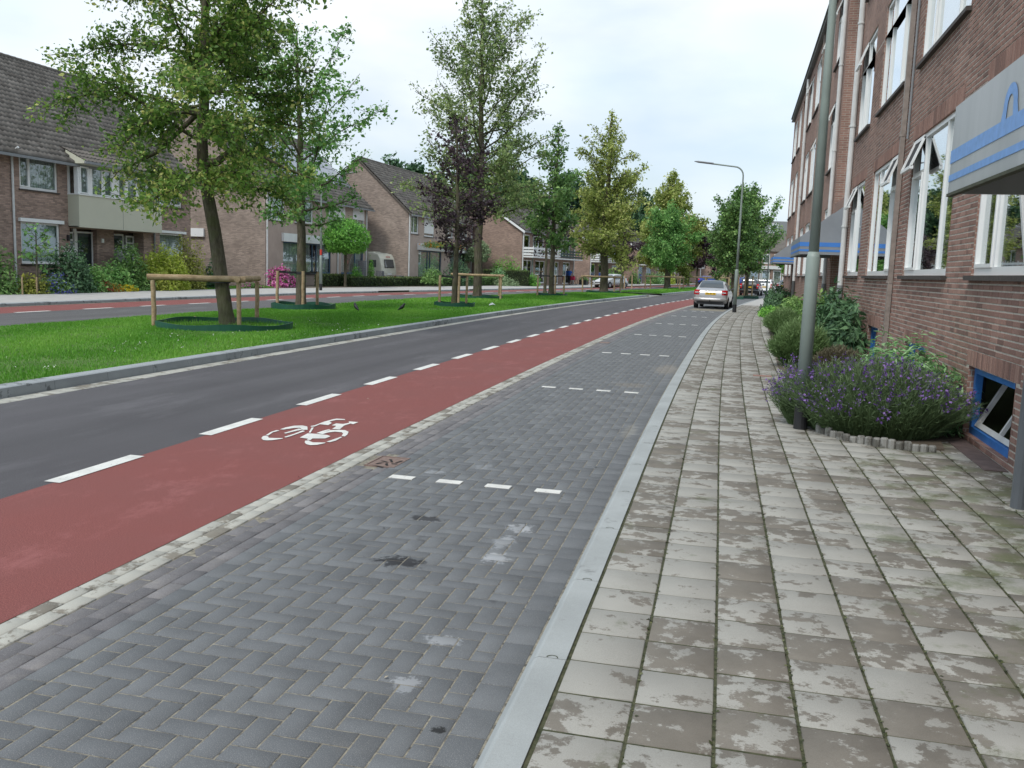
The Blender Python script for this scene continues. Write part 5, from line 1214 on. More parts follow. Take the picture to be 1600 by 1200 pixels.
S((-1.5, 160, .1), 4, 1.4, 1.4, 2500, L_mid, .22, 'long low green bush under the blank brick wall', seed=28)
for i, (y, lab) in enumerate([(100.5, 'dark planter with greenery left of the cyclist'), (105.5, 'dark planter with greenery right of the cyclist')]):
    t_ = S((-17.0+i*.6, y, .55), .5, .9, .5, 700, L_mid, .1, lab, name='planter', cat='planter', group='planters by the house wall', seed=50+i)
    MB().box(-.4, .4, -.8, .8, -.45, .1).build('pot', M_black, t_)
# hedges: clipped blocks covered with small leaves
def hedge(p0, p1, w, h, label, lm=None, n=None, seed=3, z=.1):
    global rng
    rng = np.random.default_rng(seed); L = math.hypot(p1[0]-p0[0], p1[1]-p0[1]); az = math.atan2(p1[1]-p0[1], p1[0]-p0[0])
    t_ = empty('hedge', (p0[0], p0[1], z), az, label, 'hedge', 'clipped hedges')
    n = n or int(900*(L*h*2+L*w)/1.0*.5)
    P = np.stack([rng.random(n)*L, (rng.random(n)-.5)*w, rng.random(n)*h], 1); f = rng.random(n); 
    P[:, 1] = np.where(f < .35, -w/2, np.where(f < .6, w/2, P[:, 1])); P[:, 2] = np.where(f > .6, h, P[:, 2]); P[:, 0] = np.where(f > .95, np.where(rng.random(n) < .5, 0, L), P[:, 0])
    m = f > .95; P[m, 2] = rng.random(m.sum())*h
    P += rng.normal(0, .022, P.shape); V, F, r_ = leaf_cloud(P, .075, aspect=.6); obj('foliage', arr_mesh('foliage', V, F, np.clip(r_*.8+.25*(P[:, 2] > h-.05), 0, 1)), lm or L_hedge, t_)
    MB().box(.03, L-.03, -w/2+.03, w/2-.03, 0, h-.03).build('twiggy_core', simple('hedge_twigs', (.022, .028, .012), .95, .3, 20), t_)
hedge((-25.4, 55.6), (-23.9, 67.0), .8, .62, 'long clipped hedge between the round tree and the driveway')
hedge((-26.2, 53.0), (-25.9, 57.0), .5, .75, 'short dark clipped hedge behind the round tree trunk', seed=4)
hedge((-23.9, 66.5), (-22.3, 70.2), .7, .62, 'low bright hedge before the third house', lm=L_mid, seed=5)
hedge((-23.0, 69.5), (-21.2, 80.0), .9, .72, 'long low green hedge at the purple tree', lm=L_mid, seed=6)
hedge((-22.7, 79.3), (-18.7, 80.4), .8, 1.35, 'tall dark clipped hedge before the gable with white bargeboard', seed=7)
hedge((-11.0, 142), (-8.8, 150), 1.0, .7, 'far low hedge by the blue car', seed=8)

# plants along the apartment block
def spiky(loc, rx, ry, h, n, lm, label, name='lavender_bush', seed=1, L_=(.35, .6), w_=.006, flower=None, group='plants along the apartment wall', cat='plant', base=.35, fn=0, seg=2, lean=.9):
    """upright stems radiating from the base, each a thin blade; optional flower heads"""
    global rng
    rng = np.random.default_rng(seed); t_ = empty(name, loc, 0, label, cat, group)
    a_ = rng.random(n)*2*math.pi; q = rng.random(n)**.5
    bx, by = np.cos(a_)*q*rx*base, np.sin(a_)*q*ry*base
    tx, ty = np.cos(a_)*q*rx*rng.uniform(.75, 1.08, n), np.sin(a_)*q*ry*rng.uniform(.75, 1.08, n)
    top = h*np.sqrt(np.clip(1-(q*.86)**2, .05, 1))*rng.uniform(.68, 1.08, n)*(1+.13*np.sin(a_*3+seed)*q+.09*np.sin(a_*7+seed*2)*q)
    B = np.stack([bx, by, np.zeros(n)], 1); T = np.stack([tx, ty, top], 1); Mi = (B+T)/2; Mi[:, 2] += top*.12
    # little leaves up each stem
    k = 7; s_ = rng.uniform(.12, .95, (n, k)); pts = (1-s_[..., None])**2*B[:, None]+2*(1-s_[..., None])*s_[..., None]*Mi[:, None]+s_[..., None]**2*T[:, None]
    dirv = (T-B); dirv /= np.linalg.norm(dirv, axis=1, keepdims=True)
    P = pts.reshape(-1, 3); D = np.repeat(dirv, k, 0)+rng.normal(0, .45, P.shape); D /= np.linalg.norm(D, axis=1, keepdims=True)
    Sd = np.cross(D, rng.normal(size=P.shape)); Sd /= np.linalg.norm(Sd, axis=1, keepdims=True); ln = rng.uniform(L_[0]*.14, L_[1]*.16, len(P))[:, None]
    V = np.stack([P, P+D*ln*.5+Sd*w_, P+D*ln, P+D*ln*.5-Sd*w_], 1).reshape(-1, 3)
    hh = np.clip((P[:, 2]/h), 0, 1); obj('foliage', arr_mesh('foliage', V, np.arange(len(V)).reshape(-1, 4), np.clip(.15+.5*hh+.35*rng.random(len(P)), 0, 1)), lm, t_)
    # stems
    Sd = np.cross(dirv, rng.normal(size=(n, 3))); Sd /= np.linalg.norm(Sd, axis=1, keepdims=True); ww = .0022
    V = np.stack([B-Sd*ww, B+Sd*ww, Mi+Sd*ww, T+Sd*ww*.6, T-Sd*ww*.6, Mi-Sd*ww], 1).reshape(-1, 3); idx = np.arange(n)[:, None]*6
    F = np.concatenate([idx+np.array([[0, 1, 2, 5]]), idx+np.array([[5, 2, 3, 4]])]); obj('stems', arr_mesh('stems', V, F, np.full(len(F), .55)), lm, t_)
    if flower:
        q_ = rng.permutation(n)[:fn]; m = 7; P = np.repeat(T[q_], m, 0); D = np.repeat(dirv[q_], m, 0); P = P+D*rng.uniform(-.03, .035, (len(P), 1))+rng.normal(0, .011, P.shape)
        V, F, r_ = leaf_cloud(P, .022, aspect=.8); obj('flower_heads', arr_mesh('flower_heads', V, F, r_), flower, t_)
    return t_
spiky((1.50, 10.22, .08), 1.04, .86, .78, 7500, L_lav, 'large purple flowering lavender clump at the foot of the near lamp post', seed=61, flower=L_violet, fn=820, w_=.0035, base=.60)
spiky((.78, 10.45, .08), .42, .42, .70, 900, L_lav, 'lavender sprigs leaning over the sidewalk left of the near lamp post', seed=62, flower=L_violet, fn=260, w_=.0035)
S((1.80, 10.75, .1), .74, .75, .90, 9500, L_sage, .08, 'pale green broad leaved plant growing above the lavender against the wall', name='leafy_plant', cat='plant', group='plants along the apartment wall', seed=63, aspect=.30, up=.8)
spiky((1.12, 17.2, .08), .56, .75, .85, 3600, L_rose, 'nearer grey green rosemary bush left of the lamp post', seed=65, w_=.0065, L_=(.5, .8), name='rosemary_bush')
spiky((1.70, 15.9, .08), .50, .75, .50, 1800, leaf_mat('leaf_dry', (.05, .05, .025), (.11, .10, .06), (.2, .17, .11), .2), 'dry brownish bush between lavender and laurel', seed=66, w_=.006, L_=(.4, .6), name='dry_bush')
spiky((1.32, 26.5, .08), .62, 2.6, .72, 4200, L_rose, 'farther grey green rosemary bush along the sidewalk edge', seed=67, w_=.008, L_=(.5, .9), name='rosemary_bush')
S((1.88, 18.6, .08), .55, 1.7, 1.32, 6000, L_dark, .14, 'glossy dark laurel shrub under the ground floor windows', name='laurel', cat='shrub', group='plants along the apartment wall', seed=68, aspect=.34, up=.1)
S((1.9, 23.0, .08), .50, 1.9, 1.2, 4200, L_mid, .11, 'light green leafy shrub below the striped entrance canopy', name='leafy_shrub', cat='shrub', group='plants along the apartment wall', seed=69, aspect=.4)
S((1.8, 30.5, .08), .55, 3.0, 1.0, 4800, L_mid, .11, 'bright green climbing leaves along the wall beyond the canopy', name='leafy_shrub', cat='shrub', group='plants along the apartment wall', seed=70, aspect=.4)
S((1.85, 44.5, .08), .75, 3.2, 1.2, 4200, L_dark, .12, 'round dark green bush at the sidewalk end of the block', name='dark_bush', cat='shrub', group='plants along the apartment wall', seed=71)
S((1.35, 38.5, .08), .5, 1.8, .42, 1600, L_bright, .10, 'low bright green ground plant spilling on the sidewalk', name='low_plant', cat='plant', group='plants along the apartment wall', seed=72)
# soil beds on the sidewalk
MB().prism([(.98, 10.05), (1.2, 9.5), (1.6, 9.33), (2.05, 9.4), (2.12, 9.9), (2.395, 10.2), (2.395, 11.5), (1.0, 11.6), (.72, 10.8)], .05, .098).build('plant_bed', M_soil, kind='structure')
MB().prism([(.95, 14.9), (2.395, 14.9), (2.395, 52), (1.35, 48), (1.0, 36), (.95, 27), (.78, 17.0)], .05, .096).build('plant_bed', M_soil, kind='structure')
# little half-round palisade stones round the lavender
M_edge = blotchy('old_concrete', (.26, .255, .235), (.12, .115, .10), .44, .52)
pal = empty('palisade_edging', (1.0, 9.7, .08), 0, 'row of short rounded concrete stones edging the lavender bed', 'bed edging')
path = [(.93, 9.98), (1.05, 9.72), (1.22, 9.50), (1.42, 9.36), (1.62, 9.29), (1.84, 9.28), (2.0, 9.33)]
pp = []; 
for i in range(len(path)-1):
    L_ = math.hypot(path[i+1][0]-path[i][0], path[i+1][1]-path[i][1]); n = max(1, round(L_/.082))
    for q in range(n): pp.append((path[i][0]+(path[i+1][0]-path[i][0])*q/n, path[i][1]+(path[i+1][1]-path[i][1])*q/n))
for x, y in pp:
    mb = MB(); mb.cur = random.random(); hh = random.uniform(.06, .10); mb.tube([(x-1, y-9.7, -.05), (x-1, y-9.7, hh-.012), (x-1, y-9.7, hh)], [.038, .038, .030], 9); mb.build('edging_stone', M_edge, pal)

# ================================================================== grass on the median
def grass(name, n, y0, y1, hgt, u0_=-8.315, u1_=-14.98, seed=5, wd=.006, pw=1.0):
    r = np.random.default_rng(seed); y = y0+(y1-y0)*r.random(n)**pw; u = u0_+(u1_-u0_)*r.random(n)
    t = (u-u0_)/(u1_-u0_); x = u+C(y)+FX2(y)*t; z = .10+.035*np.sin(math.pi*t)
    patch = .75+.5*np.sin(x*1.7+np.sin(y*.9)*2)*np.sin(y*1.3+x)*.5+.25*r.random(n)
    h = hgt*patch*r.uniform(.6, 1.25, n); a_ = r.random(n)*2*math.pi; ln = r.uniform(.1, .75, n)*h; w = wd*(1+(y-y0)*.035)
    B = np.stack([x, y, z-.01], 1); s_ = np.stack([np.cos(a_+1.57), np.sin(a_+1.57), np.zeros(n)], 1)*w[:, None]
    T = B+np.stack([np.cos(a_)*ln, np.sin(a_)*ln, h], 1)
    V = np.stack([B-s_, B+s_, T], 1).reshape(-1, 3)
    r_ = np.clip(.22+.3*patch*r.random(n)+.33*r.random(n)+.16*np.sin(x*.8+1.5*np.sin(y*.33))*np.sin(y*.55+x)-.1*np.sin(y*.7+x*2), 0, 1); r_[r.random(n) < .03] = 1.0
    return obj(name, arr_mesh(name, V, np.arange(3*n).reshape(-1, 3), r_), L_grass, kind='stuff')
tag(grass('grass', 230000, 7.0, 30, .055), 'short bright green grass on the median lawn', 'grass', kind='stuff')
tag(grass('grass', 90000, 30, GAP0-1, .075, wd=.012, seed=6), 'grass on the farther half of the first median lawn', 'grass', kind='stuff')
tag(grass('grass', 25000, GAP1+1, 125, .09, wd=.025, seed=8), 'grass on the second median lawn beyond the crossing', 'grass', kind='stuff')
def tuft(x0, x1, y0, y1, n, seed, label):
    r = np.random.default_rng(seed); x = r.uniform(x0, x1, n); y = r.uniform(y0, y1, n); B = np.stack([x, y, np.full(n, .09)], 1); a_ = r.random(n)*6.28
    T = B+np.stack([np.cos(a_)*.03, np.sin(a_)*.03, r.uniform(.03, .10, n)], 1); s_ = np.stack([np.cos(a_+1.57), np.sin(a_+1.57), 0*a_], 1)*.010
    V = np.stack([B-s_, B+s_, T], 1).reshape(-1, 3); tag(obj('grass', arr_mesh('grass', V, np.arange(3*n).reshape(-1, 3), r.random(n)), L_grass, kind='stuff'), label, 'grass', kind='stuff')
tuft(-28, -26.2, 40.6, 48.2, 16000, 9, 'small front lawn at the corner of the nearest house')
# daisies and clover heads in the lawn near the kerb
r = np.random.default_rng(4); P = np.stack([r.uniform(-12, -8.6, 90), r.uniform(9, 22, 90), r.uniform(.15, .19, 90)], 1); P = np.repeat(P, 4, 0)+r.normal(0, .006, (360, 3))
V, F, r_ = leaf_cloud(P, .018); tag(obj('daisies', arr_mesh('daisies', V, F, r_), simple('petal_white', (.75, .75, .68), .8), kind='stuff'), 'tiny white daisies scattered in the near lawn', 'daisies', kind='stuff')
# fallen leaves and grit on road, lane and tiles
P = np.stack([r.uniform(-8, 2.2, 160), r.uniform(2.5, 22, 160), np.full(160, .086)], 1); P[:, 2] = np.where(P[:, 0] > -.6, .086, .006)
V, F, r_ = leaf_cloud(P, .018, nrm=np.tile([[0, 0, 3.]], (160, 1))); tag(obj('litter_bits', arr_mesh('litter_bits', V, F, r_), leaf_mat('dry_bits', (.02, .015, .01), (.12, .08, .04), (.45, .4, .3), 0), kind='stuff'), 'scattered dry leaf bits and grit on the road and tiles', 'leaf litter', kind='stuff')
# moss crumbs in the tile joints
m_ = []
rr_ = np.random.default_rng(12)
for i in range(-1, 9):
    u = .15+i*.302-.151; n = 900 if i > 0 else 500
    y = rr_.uniform(2.2, 20, n); m_.append(np.stack([u+C(y)+rr_.normal(0, .004, n), y, np.full(n, .0795)], 1))
P = np.concatenate(m_); V, F, r_ = leaf_cloud(P, .014, nrm=np.tile([[0, 0, 1.5]], (len(P), 1))); tag(obj('joint_moss', arr_mesh('joint_moss', V, F, r_), leaf_mat('moss', (.035, .045, .015), (.07, .08, .03), (.13, .14, .06), 0), walk, kind='stuff'))
print('leaves', tot)

# ================================================================== tree guards
M_ringsoil = simple('ring_soil', (.085, .10, .04), .95, .35, 12, bump=.6)
def ring_band(cx, cy, rad, h, label, sq=False):
    t_ = empty('planting_ring', (cx, cy, .10), 0, label, 'planting ring', 'green plastic rings round the trees')
    n = 40; mb = MB(); vs = []
    for i in range(n):
        a_ = 2*math.pi*i/n; q = rad*(1+.03*math.sin(a_*3+cx)+(.04 if sq else 0)*math.cos(4*a_))
        for (r_, z) in ((q, -.03), (q+.006, h*(1+.12*math.sin(a_*5))), (q-.012, h*(1+.12*math.sin(a_*5))), (q-.018, -.03)): vs.append((r_*math.cos(a_), r_*math.sin(a_), z))
    mb.add(vs, [(i*4+k, ((i+1) % n)*4+k, ((i+1) % n)*4+(k+1) % 4, i*4+(k+1) % 4) for i in range(n) for k in range(4)]); mb.build('band', M_ring, t_)
    MB().poly([(rad*.97*math.cos(2*math.pi*i/n), rad*.97*math.sin(2*math.pi*i/n), .045) for i in range(n)]).build('soil', M_ringsoil, t_)
    r = np.random.default_rng(int(abs(cx*100))); m = int(900*rad*rad); q = rad*.95*r.random(m)**.5; a_ = r.random(m)*6.28; B = np.stack([q*np.cos(a_), q*np.sin(a_), np.full(m, .04)], 1)
    T = B+np.stack([r.normal(0, .03, m), r.normal(0, .03, m), r.uniform(.03, .14, m)], 1); s_ = np.stack([np.cos(a_), np.sin(a_), 0*a_], 1)*.006
    V = np.stack([B-s_, B+s_, T], 1).reshape(-1, 3); obj('weeds', arr_mesh('weeds', V, np.arange(3*m).reshape(-1, 3), r.random(m)*.8), L_grass, t_, kind='stuff')
def log(parent, name, p, q, r_, n=12):
    p = Vector(p); q = Vector(q); k = 5; mb = MB(); pts = [p+(q-p)*i/k+Vector((random.gauss(0, .004), random.gauss(0, .004), random.gauss(0, .004))) for i in range(k+1)]
    return mb.tube(pts, [r_*random.uniform(.95, 1.05) for _ in pts], n).build(name, M_wood, parent, smooth=False)
def guard(label, trunk, posts, rails, h=1.15, rr=.062, pr_=.047, straps=(), zs=.10, group='log rails and stakes round the street trees'):
    x0, y0 = trunk; t_ = empty('tree_guard', (x0, y0, zs), 0, label, 'tree guard', group)
    L = [(x-x0, y-y0) for x, y in posts]
    for i, (x, y) in enumerate(L): log(t_, 'post', (x, y, -.05), (x+random.uniform(-.02, .02), y, h-(rr if rails else 0)), pr_)
    for a_, b_ in rails:
        p, q = Vector((*L[a_], h)), Vector((*L[b_], h)); d = (q-p).normalized(); log(t_, 'rail', p-d*.14, q+d*(.14), rr)
    for a_, (tx, ty) in straps:
        p = Vector((*L[a_], h-.02)); q = Vector((tx-x0, ty-y0, h-.06)); d = (q-p).normalized(); s_ = d.cross(Vector((0, 0, 1)))*.008; mb = MB()
        mb.add([p+s_+Vector((0,0,.035)), q+s_+Vector((0,0,.035)), q+s_-Vector((0,0,.035)), p+s_-Vector((0,0,.035)), p-s_+Vector((0,0,.035)), q-s_+Vector((0,0,.035)), q-s_-Vector((0,0,.035)), p-s_-Vector((0,0,.035))], [(0,1,2,3),(4,5,6,7),(0,1,5,4),(3,2,6,7)])
        mb.build('strap', M_strap, t_)
    return t_
g1 = guard('thick log rail on posts with black strap round the largest leaning tree', (-11.68, 18.95), [(-12.72, 17.62), (-11.18, 18.62), (-11.52, 20.0)], [(0, 1), (1, 2)], 1.13, .068, .052, [(0, (-11.95, 18.8)), (1, (-11.85, 18.95))])
for x, y in ((-1.35, .75), (-.55, 1.2)): log(g1, 'stump', (x, y, -.02), (x, y, .13), .05)
MB().tube([(-.19, .0, 1.02), (-.19, .0, 1.12)], .235, 14, cap=False).build('strap_loop', M_strap, g1)
ring_band(-11.45, 18.45, 1.5, .165, 'long green plastic ring lying round the foot of the largest leaning tree')
g = guard('three stakes with black straps at the slender tree second along the lawn', (-14.15, 27.4), [(-14.75, 26.9), (-13.95, 27.15), (-13.9, 28.1)], [], 1.25, .05, .05, [(0, (-14.15, 27.4)), (1, (-14.15, 27.4)), (2, (-14.15, 27.4))])
MB().tube([(0, 0, 1.16), (0, 0, 1.24)], .16, 12, cap=False).build('strap_loop', M_strap, g)
ring_band(-14.05, 27.4, 1.05, .20, 'green plastic ring round the slender second tree')
g = guard('stakes with black straps holding the young purple tree', (-10.84, 33.8), [(-11.35, 33.5), (-10.65, 33.75), (-10.55, 34.5)], [], 1.22, .05, .05, [(0, (-10.84, 33.8)), (1, (-10.84, 33.8)), (2, (-10.84, 33.8))])
MB().tube([(0, 0, 1.12), (0, 0, 1.2)], .13, 12, cap=False).build('strap_loop', M_strap, g)
ring_band(-10.84, 33.8, .8, .19, 'green plastic ring at the foot of the young purple tree')
guard('square log rail on four posts round the tallest airy tree', (-12.86, 43.9), [(-13.6, 42.2), (-11.4, 43.0), (-12.1, 45.3), (-14.2, 44.6)], [(0, 1), (1, 2), (3, 0)], 1.2, .06, .05, [(0, (-12.86, 43.9)), (2, (-12.86, 43.9))])
ring_band(-12.86, 43.8, 1.3, .17, 'green plastic ring round the tallest airy tree')
guard('three stakes with straps at the narrow green tree', (-11.0, 53.4), [(-11.6, 52.3), (-10.75, 53.3), (-10.15, 53.0)], [], 1.25, .05, .055, [(0, (-11.0, 53.4)), (1, (-11.0, 53.4)), (2, (-11.0, 53.4))])
ring_band(-10.95, 53.2, .95, .17, 'green plastic ring at the narrow green tree')
guard('stakes behind, at the thin reddish tree', (-12.5, 58.6), [(-12.9, 58.2), (-12.0, 58.4)], [], 1.2, .05, .05, [(0, (-12.5, 58.6))])
guard('square log rail round the tall conical yellow green tree', (-9.53, 65.2), [(-10.9, 64.0), (-8.75, 65.0), (-8.6, 67.2), (-10.6, 66.2)], [(0, 1), (1, 2), (3, 0)], 1.2, .065, .055, [(0, (-9.53, 65.2))])
ring_band(-9.55, 65.2, 1.25, .17, 'green plastic ring round the conical yellow green tree')
guard('two stakes at the small purple tree behind', (-11.2, 88.8), [(-10.9, 88.2), (-10.2, 88.6)], [], 1.35, .05, .06, [(0, (-11.2, 88.8))])
guard('log rail round the round fresh green tree on the second lawn', (-7.2, 92.5), [(-9.2, 91.5), (-5.8, 92.0), (-5.6, 94.5), (-8.9, 94.0)], [(0, 1), (1, 2), (3, 0)], 1.25, .075, .065)
guard('log rail on posts round the far purple and yellowish trees', (-5.3, 118), [(-7.6, 116.5), (-4.0, 117.2), (-4.2, 120)], [(0, 1), (1, 2)], 1.25, .08, .075)
guard('log rail in the far lawn left of the black parked car', (-1.2, 96), [(-3.4, 94.5), (-.6, 95.4), (-.5, 97)], [(0, 1), (1, 2)], 1.35, .07, .07)
guard('pale stakes at the bushy tree just behind the curved lamp', (-.45, 69.5), [(-.75, 68.7), (-.05, 68.8)], [], 1.55, .05, .055, [(0, (-.45, 69.5)), (1, (-.45, 69.5))], 0.0)
guard('pale stakes at the second bushy tree, left of the black car', (.55, 72.5), [(.42, 71.6), (.98, 71.8)], [], 1.75, .05, .055, [(0, (.55, 72.5))], 0.0)
MB().box(-1.25, .35, 68.3, 70.6, 0, .20).build('planting_box', M_ring, None, label='green plastic planting box edge at the foot of the bushy tree by the lamp', cat='planting ring', group='green plastic rings round the trees')
MB().box(-.1, 1.5, 71.3, 73.5, 0, .20).build('planting_box', M_ring, None, label='green plastic edge at the second bushy tree near the black car', cat='planting ring', group='green plastic rings round the trees')
MB().box(-1.22, .32, 68.33, 70.57, .2, .204).build('soil', M_ringsoil, bpy.data.objects['planting_box']); MB().box(-.07, 1.47, 71.33, 73.47, .2, .204).build('soil', M_ringsoil, bpy.data.objects['planting_box.001'])
# garden stakes and sapling at the far left
sp, n = tree((-25.75, 28.7, .1), 'thin sapling with sparse drooping leaves tied to a stake before the nearest house', 2.6, [(0, 0, 0), (0, 0, 2.6)], .035, (1.2, 2.5), .75, 14, 26, .12, L_fresh, name='sapling', seed=91, group='young garden trees', elev=(0, 45), twigs=4, spread=.05)
for y in (27.9, 28.6): log(None, 'garden_stake', (-25.7, y, .05), (-25.7, y, .75), .03)
for o_, l_ in zip([o for o in bpy.data.objects if o.name.startswith('garden_stake')], ('short brown garden stake at the far left edge', 'short brown stake beside the thin sapling')): tag(o_, l_, 'stake', 'garden stakes')

# ================================================================== cars
M_tyre = simple('tyre', (.02, .02, .021), .85); M_rim = simple('rim', (.40, .41, .42), .35, metal=.6); M_carglass = simple('car_glass', (.07, .08, .085), .04, .1, 2, spec=.9)
M_tail = simple('tail_light', (.50, .015, .02), .15, .15, 30); M_plate = simple('yellow_plate', (.80, .50, .02), .5, .02, 2); M_chrome = simple('chrome', (.55, .56, .57), .2, metal=.8); M_headl = simple('headlight', (.55, .57, .60), .08)
def paint(name, c, metal=.35, rough=.28):
    t = NT(name); cc = t.ramp(t.noise(2.5, 5), [(.3, mul(c, .93)), (.7, mul(c, 1.05))]); t.p.inputs['Coat Weight'].default_value = .6; t.p.inputs['Coat Roughness'].default_value = .06
    # road dust towards the sills
    sx = t.n.new('ShaderNodeSeparateXYZ'); t.lk(t.tc.outputs['Object'], sx.inputs[0]); d = t.math('ADD', sx.outputs['Z'], t.math('MULTIPLY', t.noise(6, 4), .25))
    cc = t.mix(t.ramp(d, [(.30, .35), (.55, 0.0)]), cc, (.16, .15, .13)); return t.out(cc, rough, metal)
def car(loc, rz, m, label, kind='hatch', L=4.1, W=1.70, H=1.43, rear_dark=None, group='cars along the road', bumper=None):
    """local +y is forward, rear bumper at y=0"""
    t_ = empty('car', loc, rz, label, 'car', group)
    hw = W/2
    # stations along the length: y, z underside, z of waist (belt), z top, half width low, half width at top
    if kind == 'hatch':
        st = [(0.0,.36,.62,.66,.80,.74),(.03,.26,.80,.86,.93,.80),(.14,.22,.92,.99,.98,.82),(.26,.22,.93,1.02,1,.82),(.52,.22,.93,1.25,1,.73),(.80,.2,.92,H-.03,1,.68),(1.25,.2,.91,H,1,.66),(1.9,.2,.90,H,1,.66),(2.35,.2,.89,H-.05,1,.68),(2.75,.2,.88,1.16,1,.76),(3.05,.2,.87,.95,1,.84),(3.5,.22,.78,.83,.98,.82),(3.85,.24,.66,.72,.92,.76),(4.03,.28,.50,.58,.82,.70),(4.1,.34,.46,.5,.70,.6)]
    elif kind == 'estate':
        st = [(0.0,.34,.60,.66,.84,.78),(.03,.24,.84,.90,.95,.82),(.10,.22,.95,1.05,.99,.80),(.22,.22,.96,1.36,1,.72),(.36,.22,.95,H-.02,1,.69),(.9,.2,.94,H,1,.68),(1.9,.2,.92,H,1,.68),(2.3,.2,.91,H-.07,1,.70),(2.75,.2,.90,1.15,1,.78),(3.0,.2,.88,.97,1,.84),(3.5,.22,.80,.86,.98,.82),(3.85,.24,.68,.74,.92,.76),(4.03,.28,.52,.6,.82,.70),(4.1,.34,.46,.5,.70,.6)]
    else:
        st = [(0.0,.36,.62,.66,.80,.74),(.03,.26,.82,.86,.93,.80),(.2,.22,.93,1.0,.98,.84),(.75,.22,.93,1.03,1,.80),(1.2,.2,.92,1.34,1,.68),(1.5,.2,.91,H,1,.66),(2.2,.2,.90,H,1,.66),(2.55,.2,.89,H-.05,1,.68),(3.1,.2,.87,.97,1,.82),(3.6,.22,.78,.85,.98,.82),(3.95,.24,.66,.72,.92,.76),(4.1,.34,.46,.5,.70,.6)]
    k = L/4.1; st = [(a_*k, b_, c_, d_, e_, f_) for a_, b_, c_, d_, e_, f_ in st]
    V = []; npt = 15
    for (y, zb, zw, zt, wl_, wt) in st:
        a_ = hw*wl_; b_ = hw*wt
        half = [(a_*.80, zb), (a_*.96, zb+.05), (a_*1.0, zb+(zw-zb)*.45), (a_*.985, zw-(zw-zb)*.18), (a_*.95, zw), (b_+(a_*.95-b_)*.10, zt-(zt-zw)*.14), (b_*.90, zt-.004), ]
        V += [(x, y, z) for x, z in half]+[(0, y, zt+.012)]+[(-x, y, z) for x, z in half[::-1]]
    F = []
    for i in range(len(st)-1):
        for j in range(npt-1): F.append((i*npt+j, i*npt+j+1, (i+1)*npt+j+1, (i+1)*npt+j))
        F.append((i*npt+npt-1, i*npt, (i+1)*npt, (i+1)*npt+npt-1))
    F += [tuple(range(npt-1, -1, -1)), tuple((len(st)-1)*npt+j for j in range(npt))]
    b = MB(); b.add(V, F); body = b.build('body', m, t_, smooth=True)
    sub = body.modifiers.new('s', 'SUBSURF'); sub.levels = 1; sub.render_levels = 1
    # glazing laid 8 mm proud of the body, made from the same stations
    def at(y):
        ys = [s_[0] for s_ in st]; return [float(np.interp(y, ys, [s_[q] for s_ in st])) for q in range(1, 6)]
    def side_pt(y, f, s_):
        zb, zw, zt, wl_, wt = at(y); a_ = hw*wl_*.95; b_ = hw*wt; x0, z0 = a_, zw; x1, z1 = b_+(a_-b_)*.10, zt-(zt-zw)*.14
        return (s_*(x0+(x1-x0)*f+.012), y, z0+(z1-z0)*f)
    if kind == 'hatch': rg, sg, wg = (.30, .86), [(.80, 1.42), (1.5, 2.62)], (2.42, 3.02)
    elif kind == 'estate': rg, sg, wg = (.13, .345), [(.42, 1.1), (1.16, 1.75), (1.82, 2.6)], (2.36, 2.98)
    else: rg, sg, wg = (.80, 1.42), [(1.30, 1.9), (1.97, 2.8)], (2.6, 3.06)
    for s_ in (-1, 1):
        for (ya, yb) in sg:
            ya, yb = ya*k, yb*k; n = 6; g_ = MB(); vs = []
            for i in range(n+1): y = ya+(yb-ya)*i/n; vs += [side_pt(y, .08, s_), side_pt(y, .90, s_)]
            g_.add(vs, [(2*i, 2*i+2, 2*i+3, 2*i+1) for i in range(n)]); g_.build('side_window', M_carglass, t_)
    def cross(ya, yb, f0, name, mt):
        ya, yb = ya*k, yb*k; n = 6; g_ = MB(); vs = []
        for i in range(n+1):
            y = ya+(yb-ya)*i/n; zb, zw, zt, wl_, wt = at(y); w_ = hw*wt*f0
            off = .016
            dy = -off if name == 'rear_window' else off
            for j in range(7): u_ = j/3-1; vs.append((u_*w_, y+dy, zt+.020-.012*u_*u_*0+(-.018 if abs(u_) == 1 else 0)))
        g_.add(vs, [(i*7+j, i*7+j+1, (i+1)*7+j+1, (i+1)*7+j) for i in range(n) for j in range(6)]); return g_.build(name, mt, t_)
    cross(*rg, .90, 'rear_window', M_carglass); cross(*wg, .92, 'windscreen', M_carglass)
    # wheels
    for sx in (-1, 1):
        for y in (.72*k, 3.28*k):
            cx = sx*(hw-.085); wb_ = MB(); wb_.tube([(cx-.10, y, .30), (cx-.085, y, .30), (cx+.085, y, .30), (cx+.10, y, .30)], [.27, .305, .305, .27], 22); w_ = wb_.build('wheel', M_tyre, t_)
            MB().tube([(cx+sx*.085, y, .30), (cx+sx*.106, y, .30)], [.20, .17], 14).build('rim', M_rim, w_)
            ar = MB(); n = 16; vs = []
            for i in range(n+1): th = math.pi*i/n; vs += [(sx*(hw*.992+.004), y+.36*math.cos(th), .28+.36*math.sin(th)), (sx*(hw*.992+.004), y+.30*math.cos(th), .28+.30*math.sin(th))]
            ar.add(vs, [(2*i, 2*i+2, 2*i+3, 2*i+1) for i in range(n)]); ar.build('wheel_arch', M_black, t_)
    ht = .88 if kind != 'estate' else .82
